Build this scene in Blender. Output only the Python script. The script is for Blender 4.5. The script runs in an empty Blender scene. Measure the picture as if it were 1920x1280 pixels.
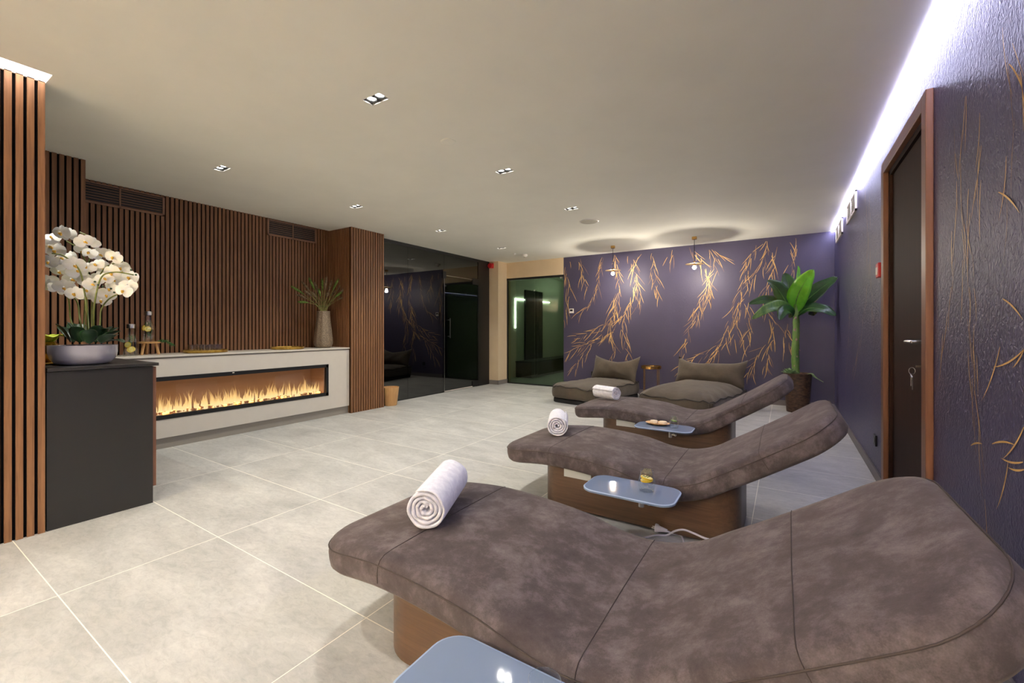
import bpy, bmesh, math, random
from mathutils import Vector, Matrix
PI = math.pi
random.seed(7)
C = bpy.context.scene.collection
# ------------------------------------------------------------------ camera model
F = 806.0; CH = 1.115; TH = math.atan2(1473 - 960, F); cT, sT = math.cos(TH), math.sin(TH)
def ray(px, py):
    a = (px - 960) / F; b = (616 - py) / F
    return Vector((a * cT - sT, a * sT + cT, b))
def onZ(px, py, z): r = ray(px, py); return r * ((z - CH) / r.z) + Vector((0, 0, CH))
def onX(px, py, x): r = ray(px, py); return r * (x / r.x) + Vector((0, 0, CH))
def onY(px, py, y): r = ray(px, py); return r * (y / r.y) + Vector((0, 0, CH))

cam = bpy.data.cameras.new('camera'); cam.sensor_width = 36; cam.lens = 36 * F / 1920
cam.shift_y = -24 / 1920; cam.clip_start = 0.02
co = bpy.data.objects.new('camera', cam); C.objects.link(co)
co.location = (0, 0, CH); co.rotation_euler = (PI / 2, 0, TH)
bpy.context.scene.camera = co
bpy.context.scene.cycles.diffuse_bounces = 8
bpy.context.scene.cycles.transparent_max_bounces = 32
vs = bpy.context.scene.view_settings
vs.view_transform = 'Standard'; vs.look = 'None'; vs.exposure = 0.46; vs.gamma = 1; vs.use_curve_mapping = False
w = bpy.data.worlds.new('world'); bpy.context.scene.world = w; w.use_nodes = True
w.node_tree.nodes['Background'].inputs[0].default_value = (0.01, 0.01, 0.012, 1)

# ------------------------------------------------------------------ materials
def lin(r, g, b):
    f = lambda c: (c / 255) / 12.92 if c / 255 <= .04045 else ((c / 255 + .055) / 1.055) ** 2.4
    return (f(r), f(g), f(b), 1)
def newmat(name):
    m = bpy.data.materials.new(name); m.use_nodes = True
    return m, m.node_tree, m.node_tree.nodes['Principled BSDF']
def tex(nt, kind, **kw):
    n = nt.nodes.new('ShaderNodeTex' + kind)
    for k, v in kw.items():
        if k in n.inputs: n.inputs[k].default_value = v
    return n
def coords(nt, scale=(1, 1, 1), world=True, rot=(0, 0, 0)):
    mp = nt.nodes.new('ShaderNodeMapping'); mp.inputs['Scale'].default_value = scale; mp.inputs['Rotation'].default_value = rot
    if world:
        g = nt.nodes.new('ShaderNodeNewGeometry'); nt.links.new(g.outputs['Position'], mp.inputs['Vector'])
    else:
        g = nt.nodes.new('ShaderNodeTexCoord'); nt.links.new(g.outputs['Object'], mp.inputs['Vector'])
    return mp
def ramp(nt, src, stops):
    r = nt.nodes.new('ShaderNodeValToRGB'); e = r.color_ramp.elements
    e[0].position, e[0].color = stops[0]; e[1].position, e[1].color = stops[-1]
    for p, c in stops[1:-1]:
        x = e.new(p); x.color = c
    nt.links.new(src, r.inputs[0]); return r
def bump(nt, bs, src, strength, dist=0.01):
    b = nt.nodes.new('ShaderNodeBump'); b.inputs['Strength'].default_value = strength; b.inputs['Distance'].default_value = dist
    nt.links.new(src, b.inputs['Height']); nt.links.new(b.outputs[0], bs.inputs['Normal']); return b
def noisy(name, c1, c2, scale=(1, 1, 1), nscale=5, rough=.6, metal=0, bstr=0, bdist=.005, detail=4, lo=.35, hi=.65, world=False, spec=.5, sheen=0, bscale=None, dist=0):
    m, nt, bs = newmat(name)
    mp = coords(nt, scale, world); n = tex(nt, 'Noise', Scale=nscale, Detail=detail, Roughness=.6, Distortion=dist)
    nt.links.new(mp.outputs[0], n.inputs['Vector'])
    r = ramp(nt, n.outputs[0], [(lo, c1), (hi, c2)]); nt.links.new(r.outputs[0], bs.inputs['Base Color'])
    bs.inputs['Roughness'].default_value = rough; bs.inputs['Metallic'].default_value = metal
    bs.inputs['Specular IOR Level'].default_value = spec
    if sheen: bs.inputs['Sheen Weight'].default_value = sheen; bs.inputs['Sheen Roughness'].default_value = .5
    if bstr:
        if bscale:
            n2 = tex(nt, 'Noise', Scale=bscale, Detail=5); nt.links.new(mp.outputs[0], n2.inputs['Vector']); bump(nt, bs, n2.outputs[0], bstr, bdist)
        else: bump(nt, bs, n.outputs[0], bstr, bdist)
    return m
def plain(name, c, rough=.5, metal=0, spec=.5, coat=0):
    m, nt, bs = newmat(name)
    mp = coords(nt, (1, 1, 1), False); n = tex(nt, 'Noise', Scale=14, Detail=3); nt.links.new(mp.outputs[0], n.inputs['Vector'])
    d = tuple(v * .975 for v in c[:3]) + (1,)
    r = ramp(nt, n.outputs[0], [(.3, d), (.7, c)]); nt.links.new(r.outputs[0], bs.inputs['Base Color'])
    bs.inputs['Roughness'].default_value = rough; bs.inputs['Metallic'].default_value = metal
    bs.inputs['Specular IOR Level'].default_value = spec; bs.inputs['Coat Weight'].default_value = coat
    return m
def emit(name, c, s):
    m, nt, bs = newmat(name); bs.inputs['Base Color'].default_value = c
    bs.inputs['Emission Color'].default_value = c; bs.inputs['Emission Strength'].default_value = s; return m
def glassm(name, c=(1, 1, 1, 1), ior=1.45, rough=0):
    m, nt, bs = newmat(name); bs.inputs['Base Color'].default_value = c; bs.inputs['Roughness'].default_value = rough
    bs.inputs['Transmission Weight'].default_value = 1; bs.inputs['IOR'].default_value = ior; return m
def thinglass(name, tint, ior=1.5, refl=1.0):
    m, nt, bs = newmat(name); nt.nodes.remove(bs)
    out = nt.nodes['Material Output']; t = nt.nodes.new('ShaderNodeBsdfTransparent'); t.inputs[0].default_value = tint
    g = nt.nodes.new('ShaderNodeBsdfGlossy'); g.inputs['Roughness'].default_value = 0.0; g.inputs['Color'].default_value = (refl, refl, refl, 1)
    lw = nt.nodes.new('ShaderNodeLayerWeight'); lw.inputs['Blend'].default_value = .5; r0 = ((ior - 1) / (ior + 1)) ** 2
    pw = nt.nodes.new('ShaderNodeMath'); pw.operation = 'POWER'; nt.links.new(lw.outputs['Facing'], pw.inputs[0]); pw.inputs[1].default_value = 5
    fr = nt.nodes.new('ShaderNodeMath'); fr.operation = 'MULTIPLY_ADD'; nt.links.new(pw.outputs[0], fr.inputs[0]); fr.inputs[1].default_value = 1 - r0; fr.inputs[2].default_value = r0
    mx = nt.nodes.new('ShaderNodeMixShader'); nt.links.new(fr.outputs[0], mx.inputs[0]); nt.links.new(t.outputs[0], mx.inputs[1]); nt.links.new(g.outputs[0], mx.inputs[2])
    nt.links.new(mx.outputs[0], out.inputs['Surface']); return m

def floor_mat():
    m, nt, bs = newmat('stone_tile_floor'); L = nt.links.new; N = nt.nodes.new
    geo = N('ShaderNodeNewGeometry'); sep = N('ShaderNodeSeparateXYZ'); L(geo.outputs['Position'], sep.inputs[0])
    def mth(op, a, b=None):
        n = N('ShaderNodeMath'); n.operation = op
        for i, v in enumerate((a, b)):
            if v is None: continue
            if isinstance(v, (int, float)): n.inputs[i].default_value = v
            else: L(v, n.inputs[i])
        return n.outputs[0]
    ids = []; masks = []
    for ax, off, size in ((0, -2.565, 1.2), (1, 0.497, 0.6)):
        t = mth('DIVIDE', mth('SUBTRACT', sep.outputs[ax], off - size * 20), size)
        fr = mth('FRACT', t); ids.append(mth('FLOOR', t))
        d = mth('MULTIPLY', mth('MINIMUM', fr, mth('SUBTRACT', 1.0, fr)), size)
        masks.append(mth('LESS_THAN', d, 0.0019))
    grout = mth('MAXIMUM', masks[0], masks[1])
    cmb = N('ShaderNodeCombineXYZ'); L(ids[0], cmb.inputs[0]); L(ids[1], cmb.inputs[1])
    wn = N('ShaderNodeTexWhiteNoise'); L(cmb.outputs[0], wn.inputs['Vector'])
    vm = N('ShaderNodeVectorMath'); vm.operation = 'MULTIPLY_ADD'; L(wn.outputs['Color'], vm.inputs[0]); vm.inputs[1].default_value = (6, 6, 6); L(geo.outputs['Position'], vm.inputs[2])
    mp = N('ShaderNodeMapping'); mp.inputs['Scale'].default_value = (1.0, 2.2, 1); mp.inputs['Rotation'].default_value = (0, 0, .35); L(vm.outputs[0], mp.inputs[0])
    n1 = tex(nt, 'Noise', Scale=2.0, Detail=9, Roughness=.62, Distortion=.6); L(mp.outputs[0], n1.inputs['Vector'])
    n2 = tex(nt, 'Noise', Scale=20, Detail=10, Roughness=.78, Distortion=.6); L(mp.outputs[0], n2.inputs['Vector'])
    r1 = ramp(nt, n1.outputs[0], [(.28, lin(164, 164, 160)), (.52, lin(182, 182, 178)), (.74, lin(200, 199, 194))])
    r2 = ramp(nt, n2.outputs[0], [(.34, (.74, .74, .74, 1)), (.5, (.96, .96, .96, 1)), (.66, (1.12, 1.12, 1.1, 1))])
    mx = N('ShaderNodeMix'); mx.data_type = 'RGBA'; mx.blend_type = 'MULTIPLY'; mx.inputs[0].default_value = .8
    L(r1.outputs[0], mx.inputs[6]); L(r2.outputs[0], mx.inputs[7])
    mg = N('ShaderNodeMix'); mg.data_type = 'RGBA'; L(grout, mg.inputs[0]); L(mx.outputs[2], mg.inputs[6]); mg.inputs[7].default_value = lin(245, 240, 226)
    L(mg.outputs[2], bs.inputs['Base Color'])
    rr = N('ShaderNodeMapRange'); L(n2.outputs[0], rr.inputs[0]); rr.inputs[3].default_value = .36; rr.inputs[4].default_value = .6; L(rr.outputs[0], bs.inputs['Roughness'])
    bs.inputs['Specular IOR Level'].default_value = .4
    bump(nt, bs, n2.outputs[0], .25, .004); return m
def wood(name, c1, c2, axis=2, rough=.5, sc=1.0, bstr=.15):
    s = [38 * sc, 38 * sc, 38 * sc]; s[axis] = 1.6 * sc
    m, nt, bs = newmat(name); mp = coords(nt, tuple(s), True); n = tex(nt, 'Noise', Scale=1.5, Detail=7, Roughness=.65, Distortion=.5)
    nt.links.new(mp.outputs[0], n.inputs['Vector'])
    r = ramp(nt, n.outputs[0], [(.3, c1), (.7, c2)]); nt.links.new(r.outputs[0], bs.inputs['Base Color'])
    bs.inputs['Roughness'].default_value = rough; bump(nt, bs, n.outputs[0], bstr, .002); return m
def wallpaper(name, c1, c2, rough, bstr, spec=.5, vs_=1.0):
    m, nt, bs = newmat(name)
    mp = coords(nt, (1, 1, .33 * vs_), True); n = tex(nt, 'Noise', Scale=46, Detail=3, Roughness=.5, Distortion=1.8); nt.links.new(mp.outputs[0], n.inputs['Vector'])
    mp2 = coords(nt, (1, 1, 1), True); n2 = tex(nt, 'Noise', Scale=1.2, Detail=4); nt.links.new(mp2.outputs[0], n2.inputs['Vector'])
    r = ramp(nt, n2.outputs[0], [(.3, c1), (.7, c2)]); nt.links.new(r.outputs[0], bs.inputs['Base Color'])
    bs.inputs['Roughness'].default_value = rough; bs.inputs['Specular IOR Level'].default_value = spec
    bump(nt, bs, n.outputs[0], bstr, .008); return m
def suede():
    m, nt, bs = newmat('brown_suede'); L = nt.links.new
    mp = coords(nt, (1, 1, 1), False)
    n = tex(nt, 'Noise', Scale=7.5, Detail=10, Roughness=.74, Distortion=.2); L(mp.outputs[0], n.inputs['Vector'])
    n2 = tex(nt, 'Noise', Scale=330, Detail=2); L(mp.outputs[0], n2.inputs['Vector'])
    n3 = tex(nt, 'Noise', Scale=22, Detail=5, Roughness=.6); L(mp.outputs[0], n3.inputs['Vector'])
    a = nt.nodes.new('ShaderNodeMath'); a.operation = 'MULTIPLY_ADD'; L(n2.outputs[0], a.inputs[0]); a.inputs[1].default_value = .14; L(n.outputs[0], a.inputs[2])
    b = nt.nodes.new('ShaderNodeMath'); b.operation = 'MULTIPLY_ADD'; L(n3.outputs[0], b.inputs[0]); b.inputs[1].default_value = .22; L(a.outputs[0], b.inputs[2])
    r = ramp(nt, b.outputs[0], [(.48, lin(60, 52, 53)), (.66, lin(75, 67, 68)), (.86, lin(108, 99, 100))]); L(r.outputs[0], bs.inputs['Base Color'])
    bs.inputs['Roughness'].default_value = .85; bs.inputs['Specular IOR Level'].default_value = .2
    bs.inputs['Sheen Weight'].default_value = .2; bs.inputs['Sheen Roughness'].default_value = .45; bs.inputs['Sheen Tint'].default_value = lin(200, 185, 175)
    bump(nt, bs, b.outputs[0], .25, .006); return m

M = {}
M['floor'] = floor_mat()
M['ceil'] = noisy('ceiling_paint', lin(240, 238, 226), lin(244, 242, 230), nscale=2, rough=.8, world=True, spec=.2)
M['beige'] = noisy('beige_paint', lin(214, 192, 158), lin(220, 199, 165), nscale=3, rough=.75, world=True, spec=.3)
M['slat'] = wood('walnut_slat', lin(106, 70, 43), lin(150, 106, 70), 2, .5)
M['felt'] = plain('black_felt', lin(20, 18, 18), .95, spec=.1)
M['wpback'] = wallpaper('purple_wallpaper', lin(64, 60, 82), lin(72, 67, 92), .5, .3, .4)
M['wpright'] = wallpaper('purple_wallpaper_satin', lin(60, 56, 92), lin(70, 65, 104), .4, 1.0, .6, 1.9)
M['gold'] = noisy('gold_branch_print', lin(196, 150, 82), lin(242, 200, 122), nscale=6, rough=.5, world=True)
M['gold2'] = noisy('pale_gold_branch_print', lin(120, 92, 72), lin(166, 132, 98), nscale=6, rough=.5, world=True)
M['white'] = plain('warm_white_lacquer', lin(214, 208, 196), .35)
M['kick'] = plain('grey_plinth', lin(150, 144, 134), .5)
M['base'] = plain('grey_skirting_tile', lin(128, 122, 116), .5)
M['basep'] = plain('dark_skirting', lin(104, 98, 100), .4)
M['black'] = plain('black_laminate', lin(38, 36, 35), .42)
M['blackp'] = plain('black_plastic', lin(18, 18, 19), .4)
M['brownlam'] = wood('brown_laminate', lin(100, 66, 50), lin(126, 86, 66), 2, .4)
M['vent'] = plain('brown_vent_metal', lin(140, 104, 80), .5)
M['ventw'] = plain('white_vent_metal', lin(225, 215, 205), .5)
M['smoke'] = thinglass('smoked_glass', (.12, .14, .125, 1), 1.9, .95)
M['green'] = thinglass('green_tinted_glass', (.42, .49, .38, 1), 1.5, .9)
M['doorw'] = wood('brown_door_wood', lin(36, 21, 15), lin(48, 28, 20), 2, .6)
M['doorw'].node_tree.nodes['Principled BSDF'].inputs['Specular IOR Level'].default_value = .1
M['casing'] = wood('brown_casing_wood', lin(108, 68, 46), lin(128, 84, 58), 2, .4)
M['chrome'] = plain('brushed_metal', lin(190, 188, 184), .3, 1)
M['brass'] = plain('brass', lin(214, 170, 100), .25, 1)
M['brassd'] = plain('dark_brass_disc', lin(120, 98, 66), .35, 1)
M['suede'] = suede()
M['seam'] = plain('dark_thread', lin(60, 50, 46), .8)
M['lbase'] = wood('walnut_lounger_base', lin(70, 50, 34), lin(98, 72, 50), 0, .38)
M['plate'] = plain('silver_panel', lin(196, 200, 198), .4)
M['frost'] = plain('frosted_glass_shelf', lin(118, 134, 158), .045, 0, .6)
M['frostedge'] = plain('frosted_glass_edge', lin(158, 178, 205), .2, 0, .6)
M['towel'] = noisy('white_terry', lin(226, 226, 236), lin(246, 246, 252), nscale=40, rough=.95, bstr=.7, bdist=.004, spec=.1, sheen=.4, bscale=260)
M['glass'] = thinglass('clear_glass', (.93, .95, .94, 1), 2.1)
M['water'] = thinglass('water', (.93, .95, .95, 1), 1.6)
M['lemon'] = noisy('lemon_flesh', lin(244, 222, 100), lin(252, 240, 160), nscale=30, rough=.4)
M['rind'] = plain('lemon_rind', lin(240, 200, 40), .4)
M['lime'] = plain('cucumber_green', lin(120, 160, 50), .4)
M['herb'] = noisy('rosemary_green', lin(50, 90, 40), lin(90, 130, 70), nscale=30, rough=.6)
M['lightwood'] = wood('pale_oak', lin(196, 148, 92), lin(220, 176, 118), 2, .5)
M['lightwoodx'] = wood('pale_oak_top', lin(190, 142, 88), lin(218, 172, 112), 0, .5)
M['goldtray'] = noisy('gold_tray_leaf', lin(150, 112, 44), lin(214, 178, 92), nscale=16, rough=.38, metal=.85)
M['bowl'] = plain('glossy_grey_ceramic', lin(188, 186, 196), .14, 0, .5, .5)
M['orchleaf'] = noisy('orchid_leaf', lin(12, 40, 16), lin(22, 60, 24), nscale=8, rough=.4)
M['orchstem'] = noisy('orchid_stem', lin(88, 98, 36), lin(120, 124, 56), nscale=12, rough=.5)
def petal():
    m = noisy('orchid_petal', lin(238, 236, 220), lin(252, 250, 246), nscale=20, rough=.55); bs = m.node_tree.nodes['Principled BSDF']
    bs.inputs['Subsurface Weight'].default_value = .25; bs.inputs['Subsurface Radius'].default_value = (.02, .02, .014); return m
M['petal'] = petal()
M['orchcentre'] = plain('orchid_yellow_lip', lin(226, 176, 60), .5)
M['soil'] = noisy('dark_soil', lin(30, 22, 18), lin(70, 48, 36), nscale=60, rough=.9, bstr=.6)
M['bark'] = noisy('red_bark_chips', lin(96, 48, 34), lin(150, 84, 60), nscale=70, rough=.9, bstr=.8)
def vasem():
    m, nt, bs = newmat('speckled_bronze_vase'); mp = coords(nt, (1, 1, 1), False)
    v = tex(nt, 'Voronoi', Scale=210); nt.links.new(mp.outputs[0], v.inputs['Vector'])
    r = ramp(nt, v.outputs[0], [(.1, lin(46, 38, 34)), (.38, lin(92, 78, 68)), (.62, lin(176, 156, 128))]); nt.links.new(r.outputs[0], bs.inputs['Base Color'])
    bs.inputs['Metallic'].default_value = .35; bs.inputs['Roughness'].default_value = .45; bump(nt, bs, v.outputs[0], .6, .004); return m
M['vase'] = vasem()
M['grass'] = noisy('dried_grass', lin(122, 130, 62), lin(168, 166, 100), nscale=12, rough=.7)
M['plume'] = noisy('green_plume', lin(96, 80, 56), lin(142, 122, 92), nscale=40, rough=.9, bstr=.8)
M['plumeg'] = noisy('bright_green_plume', lin(72, 96, 36), lin(112, 138, 58), nscale=40, rough=.9, bstr=.8)
M['cutglass'] = thinglass('cut_glass', (.93, .93, .93, 1), 2.6)
M['planter'] = noisy('brown_hammered_planter', lin(52, 38, 30), lin(98, 74, 56), scale=(1, 1, 2), nscale=22, rough=.5, metal=.3, bstr=.5, bdist=.006)
M['banana'] = noisy('banana_leaf', lin(18, 50, 22), lin(36, 78, 32), nscale=5, rough=.35)
M['bananab'] = noisy('bright_banana_leaf', lin(62, 140, 22), lin(96, 178, 40), nscale=5, rough=.35)
for k in ('banana', 'bananab'):
    bs = M[k].node_tree.nodes['Principled BSDF']; bs.inputs['Subsurface Weight'].default_value = .15
M['trunk'] = noisy('banana_trunk', lin(52, 96, 34), lin(110, 140, 70), scale=(1, 1, .25), nscale=14, rough=.45)
M['scar'] = plain('trunk_scar', lin(150, 130, 112), .7)
M['succ'] = noisy('succulent_green', lin(96, 128, 84), lin(140, 168, 118), nscale=10, rough=.5)
M['pouf'] = noisy('taupe_canvas', lin(74, 66, 56), lin(86, 77, 65), nscale=5, rough=.8, bstr=.5, bdist=.02, spec=.25, sheen=.2)
M['poufd'] = plain('black_pouf_base', lin(24, 23, 22), .7)
M['pipe'] = plain('dark_piping', lin(42, 38, 34), .7)
M['red'] = plain('red_plastic', lin(196, 34, 40), .35)
M['whitep'] = plain('white_plastic', lin(228, 224, 216), .4)
M['greyp'] = plain('grey_mesh', lin(186, 180, 160), .7)
M['cable'] = plain('white_cable', lin(222, 216, 222), .45)
M['mirrorbrown'] = plain('firebox_glow_brown', lin(196, 160, 132), .4, 0)  # base colour lightened to stand for flame glow and reflection
M['ledc'] = emit('cool_led', (.68, .68, 1, 1), 36)
M['ledw'] = emit('warm_led', (1, .91, .84, 1), 6)
M['ledg'] = emit('white_led_line', (.86, .95, 1, 1), 34)
M['bulb'] = emit('lamp_glow', (1, .95, .86, 1), 60)
M['pbulb'] = emit('pendant_bulb_glow', (1, .9, .7, 1), 60)
M['ember'] = emit('glowing_ember', (1, .55, .12, 1), 3.5)
M['crystal'] = noisy('fire_crystals', lin(120, 60, 30), lin(235, 180, 110), nscale=50, rough=.3)
def flame():
    m, nt, bs = newmat('flame'); nt.nodes.remove(bs); L = nt.links.new
    tc = nt.nodes.new('ShaderNodeTexCoord'); sp = nt.nodes.new('ShaderNodeSeparateXYZ'); L(tc.outputs['Generated'], sp.inputs[0])
    r = ramp(nt, sp.outputs[2], [(0, (1, .80, .42, 1)), (.25, (1, .66, .24, 1)), (1, (.95, .5, .16, 1))])
    st = ramp(nt, sp.outputs[2], [(0, (.9, .9, .9, 1)), (.3, (.34, .34, .34, 1)), (.65, (.10, .10, .10, 1)), (1, (0, 0, 0, 1))])
    e = nt.nodes.new('ShaderNodeEmission'); L(r.outputs[0], e.inputs[0]); e.inputs[1].default_value = 1.0
    t = nt.nodes.new('ShaderNodeBsdfTransparent'); mx = nt.nodes.new('ShaderNodeMixShader')
    L(st.outputs[0], mx.inputs[0]); L(t.outputs[0], mx.inputs[1]); L(e.outputs[0], mx.inputs[2]); L(mx.outputs[0], nt.nodes['Material Output'].inputs['Surface']); return m
M['flame'] = flame()
M['bench'] = wood('dark_bench_wood', lin(52, 38, 28), lin(74, 56, 42), 1, .35)
M['dark'] = plain('dark_panel', lin(26, 24, 24), .3)
M['paleroom'] = plain('pale_room_paint', lin(205, 205, 190), .7)

# ------------------------------------------------------------------ geometry helpers
class MB:
    def __init__(s): s.v = []; s.f = []; s.m = []
    def add(s, vs_, fs, mi=0):
        o = len(s.v); s.v += [tuple(v) for v in vs_]
        for f in fs: s.f.append(tuple(i + o for i in f)); s.m.append(mi)
        return s
    def box(s, x0, x1, y0, y1, z0, z1, mi=0):
        return s.add([(x0, y0, z0), (x1, y0, z0), (x1, y1, z0), (x0, y1, z0), (x0, y0, z1), (x1, y0, z1), (x1, y1, z1), (x0, y1, z1)],
                     [(0, 3, 2, 1), (4, 5, 6, 7), (0, 1, 5, 4), (1, 2, 6, 5), (2, 3, 7, 6), (3, 0, 4, 7)], mi)
    def rings(s, rs, cap0=True, cap1=True, mi=0, closed=True):
        n = len(rs[0]); o = len(s.v)
        for r in rs: s.v += [tuple(p) for p in r]
        for k in range(len(rs) - 1):
            for i in range(n if closed else n - 1):
                j = (i + 1) % n; s.f.append((o + k * n + i, o + k * n + j, o + (k + 1) * n + j, o + (k + 1) * n + i)); s.m.append(mi)
        if cap0: s.f.append(tuple(o + i for i in reversed(range(n)))); s.m.append(mi)
        if cap1: s.f.append(tuple(o + (len(rs) - 1) * n + i for i in range(n))); s.m.append(mi)
        return s
    def lathe(s, prof, c=(0, 0, 0), n=32, mi=0, cap0=True, cap1=True, wob=None):
        rs = []
        for r, z in prof:
            rs.append([(c[0] + r * math.cos(2 * PI * i / n) * (1 if not wob else 1 + wob * math.cos(i * 2 * PI * 9 / n)), c[1] + r * math.sin(2 * PI * i / n) * (1 if not wob else 1 + wob * math.cos(i * 2 * PI * 9 / n)), c[2] + z) for i in range(n)])
        return s.rings(rs, cap0, cap1, mi)
    def tube(s, pts, r, n=8, mi=0, closed=False):
        pts = [Vector(p) for p in pts]; rs = []; up = None
        N = len(pts)
        for i, p in enumerate(pts):
            if closed: t = pts[(i + 1) % N] - pts[i - 1]
            else: t = pts[min(i + 1, N - 1)] - pts[max(i - 1, 0)]
            if t.length < 1e-9: t = Vector((0, 0, 1))
            t.normalize()
            if up is None: up = t.orthogonal().normalized()
            else:
                up = up - t * up.dot(t)
                up = up.normalized() if up.length > 1e-6 else t.orthogonal().normalized()
            b = t.cross(up); rr = r[i] if isinstance(r, (list, tuple)) else r
            rs.append([p + (up * math.cos(2 * PI * k / n) + b * math.sin(2 * PI * k / n)) * rr for k in range(n)])
        if closed: rs.append(rs[0]); return s.rings(rs, False, False, mi)
        return s.rings(rs, True, True, mi)
    def sphere(s, c, r, n=16, m_=10, mi=0):
        rx, ry, rz = r if isinstance(r, tuple) else (r, r, r)
        rs = [[(c[0] + rx * math.sin(PI * k / m_) * math.cos(2 * PI * i / n), c[1] + ry * math.sin(PI * k / m_) * math.sin(2 * PI * i / n), c[2] - rz * math.cos(PI * k / m_)) for i in range(n)] for k in range(1, m_)]
        return s.rings(rs, True, True, mi)
    def cyl(s, p0, p1, r, n=16, mi=0): return s.tube([p0, p1], r, n, mi)
    def disc(s, c, r, nrm=(0, 0, 1), n=20, mi=0, th=.003):
        nv = Vector(nrm).normalized(); c = Vector(c); return s.tube([c - nv * th / 2, c + nv * th / 2], r, n, mi)
    def build(s, name, mats, parent=None, smooth=False, loc=None, bevel=0, subsurf=0, auto=True):
        me = bpy.data.meshes.new(name)
        off = Vector(parent['_o']) if parent is not None and '_o' in parent else Vector((0, 0, 0))
        if parent is None and loc is not None: off = Vector(loc)
        me.from_pydata([tuple(Vector(v) - off) for v in s.v], [], s.f)
        if not isinstance(mats, (list, tuple)): mats = [mats]
        for m_ in mats: me.materials.append(M[m_] if isinstance(m_, str) else m_)
        for p, mi in zip(me.polygons, s.m): p.material_index = mi; p.use_smooth = smooth
        me.update(); me.validate()
        bm = bmesh.new(); bm.from_mesh(me); bmesh.ops.recalc_face_normals(bm, faces=bm.faces); bm.to_mesh(me); bm.free()
        if smooth and auto: me.set_sharp_from_angle(angle=math.radians(42))
        o = bpy.data.objects.new(name, me); C.objects.link(o)
        if parent is not None:
            o.parent = parent; o['_o'] = tuple(off)
        else: o.location = off; o['_o'] = tuple(off)
        if bevel:
            b = o.modifiers.new('bevel', 'BEVEL'); b.width = bevel; b.segments = 2; b.limit_method = 'ANGLE'
        if subsurf:
            b = o.modifiers.new('subsurf', 'SUBSURF'); b.levels = subsurf; b.render_levels = subsurf
        return o
def thing(name, label, cat, loc, group=None):
    o = bpy.data.objects.new(name, None); C.objects.link(o); o.location = loc; o.empty_display_size = .05
    o['label'] = label; o['category'] = cat; o['_o'] = tuple(loc)
    if group: o['group'] = group
    return o
def tag(o, label, cat, group=None):
    o['label'] = label; o['category'] = cat
    if group: o['group'] = group
    return o
def struct(o, label=None):
    o['kind'] = 'structure'
    if label: o['label'] = label
    return o
def clone(root, loc, label=None, rotz=None):
    r = root.copy(); C.objects.link(r); r.location = loc
    if rotz is not None: r.rotation_euler = (0, 0, rotz)
    if label: r['label'] = label
    def rec(src, dst):
        for ch in list(src.children):
            c = ch.copy(); C.objects.link(c); c.parent = dst; rec(ch, c)
    rec(root, r); return r
def spline(P, n=12):
    P = [Vector(p) for p in P]; out = []
    for i in range(len(P) - 1):
        p0 = P[max(i - 1, 0)]; p1 = P[i]; p2 = P[i + 1]; p3 = P[min(i + 2, len(P) - 1)]
        for k in range(n):
            t = k / n
            out.append(.5 * ((2 * p1) + (-p0 + p2) * t + (2 * p0 - 5 * p1 + 4 * p2 - p3) * t * t + (-p0 + 3 * p1 - 3 * p2 + p3) * t ** 3))
    out.append(P[-1]); return out
def rrect(x0, x1, y0, y1, r, n=8):
    pts = []
    for cx, cy, a in ((x1 - r, y1 - r, 0), (x0 + r, y1 - r, PI / 2), (x0 + r, y0 + r, PI), (x1 - r, y0 + r, 1.5 * PI)):
        for k in range(n + 1): t = a + PI / 2 * k / n; pts.append((cx + r * math.cos(t), cy + r * math.sin(t)))
    return pts

# ------------------------------------------------------------------ room constants
CE = 2.46; XR = .57; YB = 7.39; YN = -3.2; XL = -5.30; XG = -5.05
# floor
b = MB(); b.box(-8.5, 1.5, YN - .2, 16, -.1, 0); struct(b.build('floor', 'floor'))
# ceiling with recesses for the downlights and the two light coves
LIGHTS = [(-2.03, y) for y in (-2.39, -1.03, .34, 1.70, 3.07, 4.43)] + [(-4.0, y) for y in (.36, 1.74, 3.08, 4.46, 5.96)]  # rows run on out of view, added downlights brightening bar and ceiling
hw, hd = .072, .038
holes = [(x - hw, x + hw, y - hd, y + hd) for x, y in LIGHTS] + [(-3.42, -3.285, YN, .615), (.528, .575, YN, YB)]
xs = sorted({-8.5, .65} | {round(h[0], 4) for h in holes} | {round(h[1], 4) for h in holes})
ys = sorted({YN, 15.8} | {round(h[2], 4) for h in holes} | {round(h[3], 4) for h in holes})
b = MB()
def inhole(x, y): return any(h[0] < x < h[1] and h[2] < y < h[3] for h in holes)
for i in range(len(xs) - 1):
    run = None
    for j in range(len(ys) - 1):
        solid = not inhole((xs[i] + xs[i + 1]) / 2, (ys[j] + ys[j + 1]) / 2)
        if solid and run is None: run = ys[j]
        if not solid and run is not None: b.box(xs[i], xs[i + 1], run, ys[j], CE, CE + .1); run = None
    if run is not None: b.box(xs[i], xs[i + 1], run, ys[-1], CE, CE + .1)
b.box(-8.5, .65, YN, 15.8, CE + .1, CE + .14)
struct(b.build('ceiling', 'ceil'))

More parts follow.
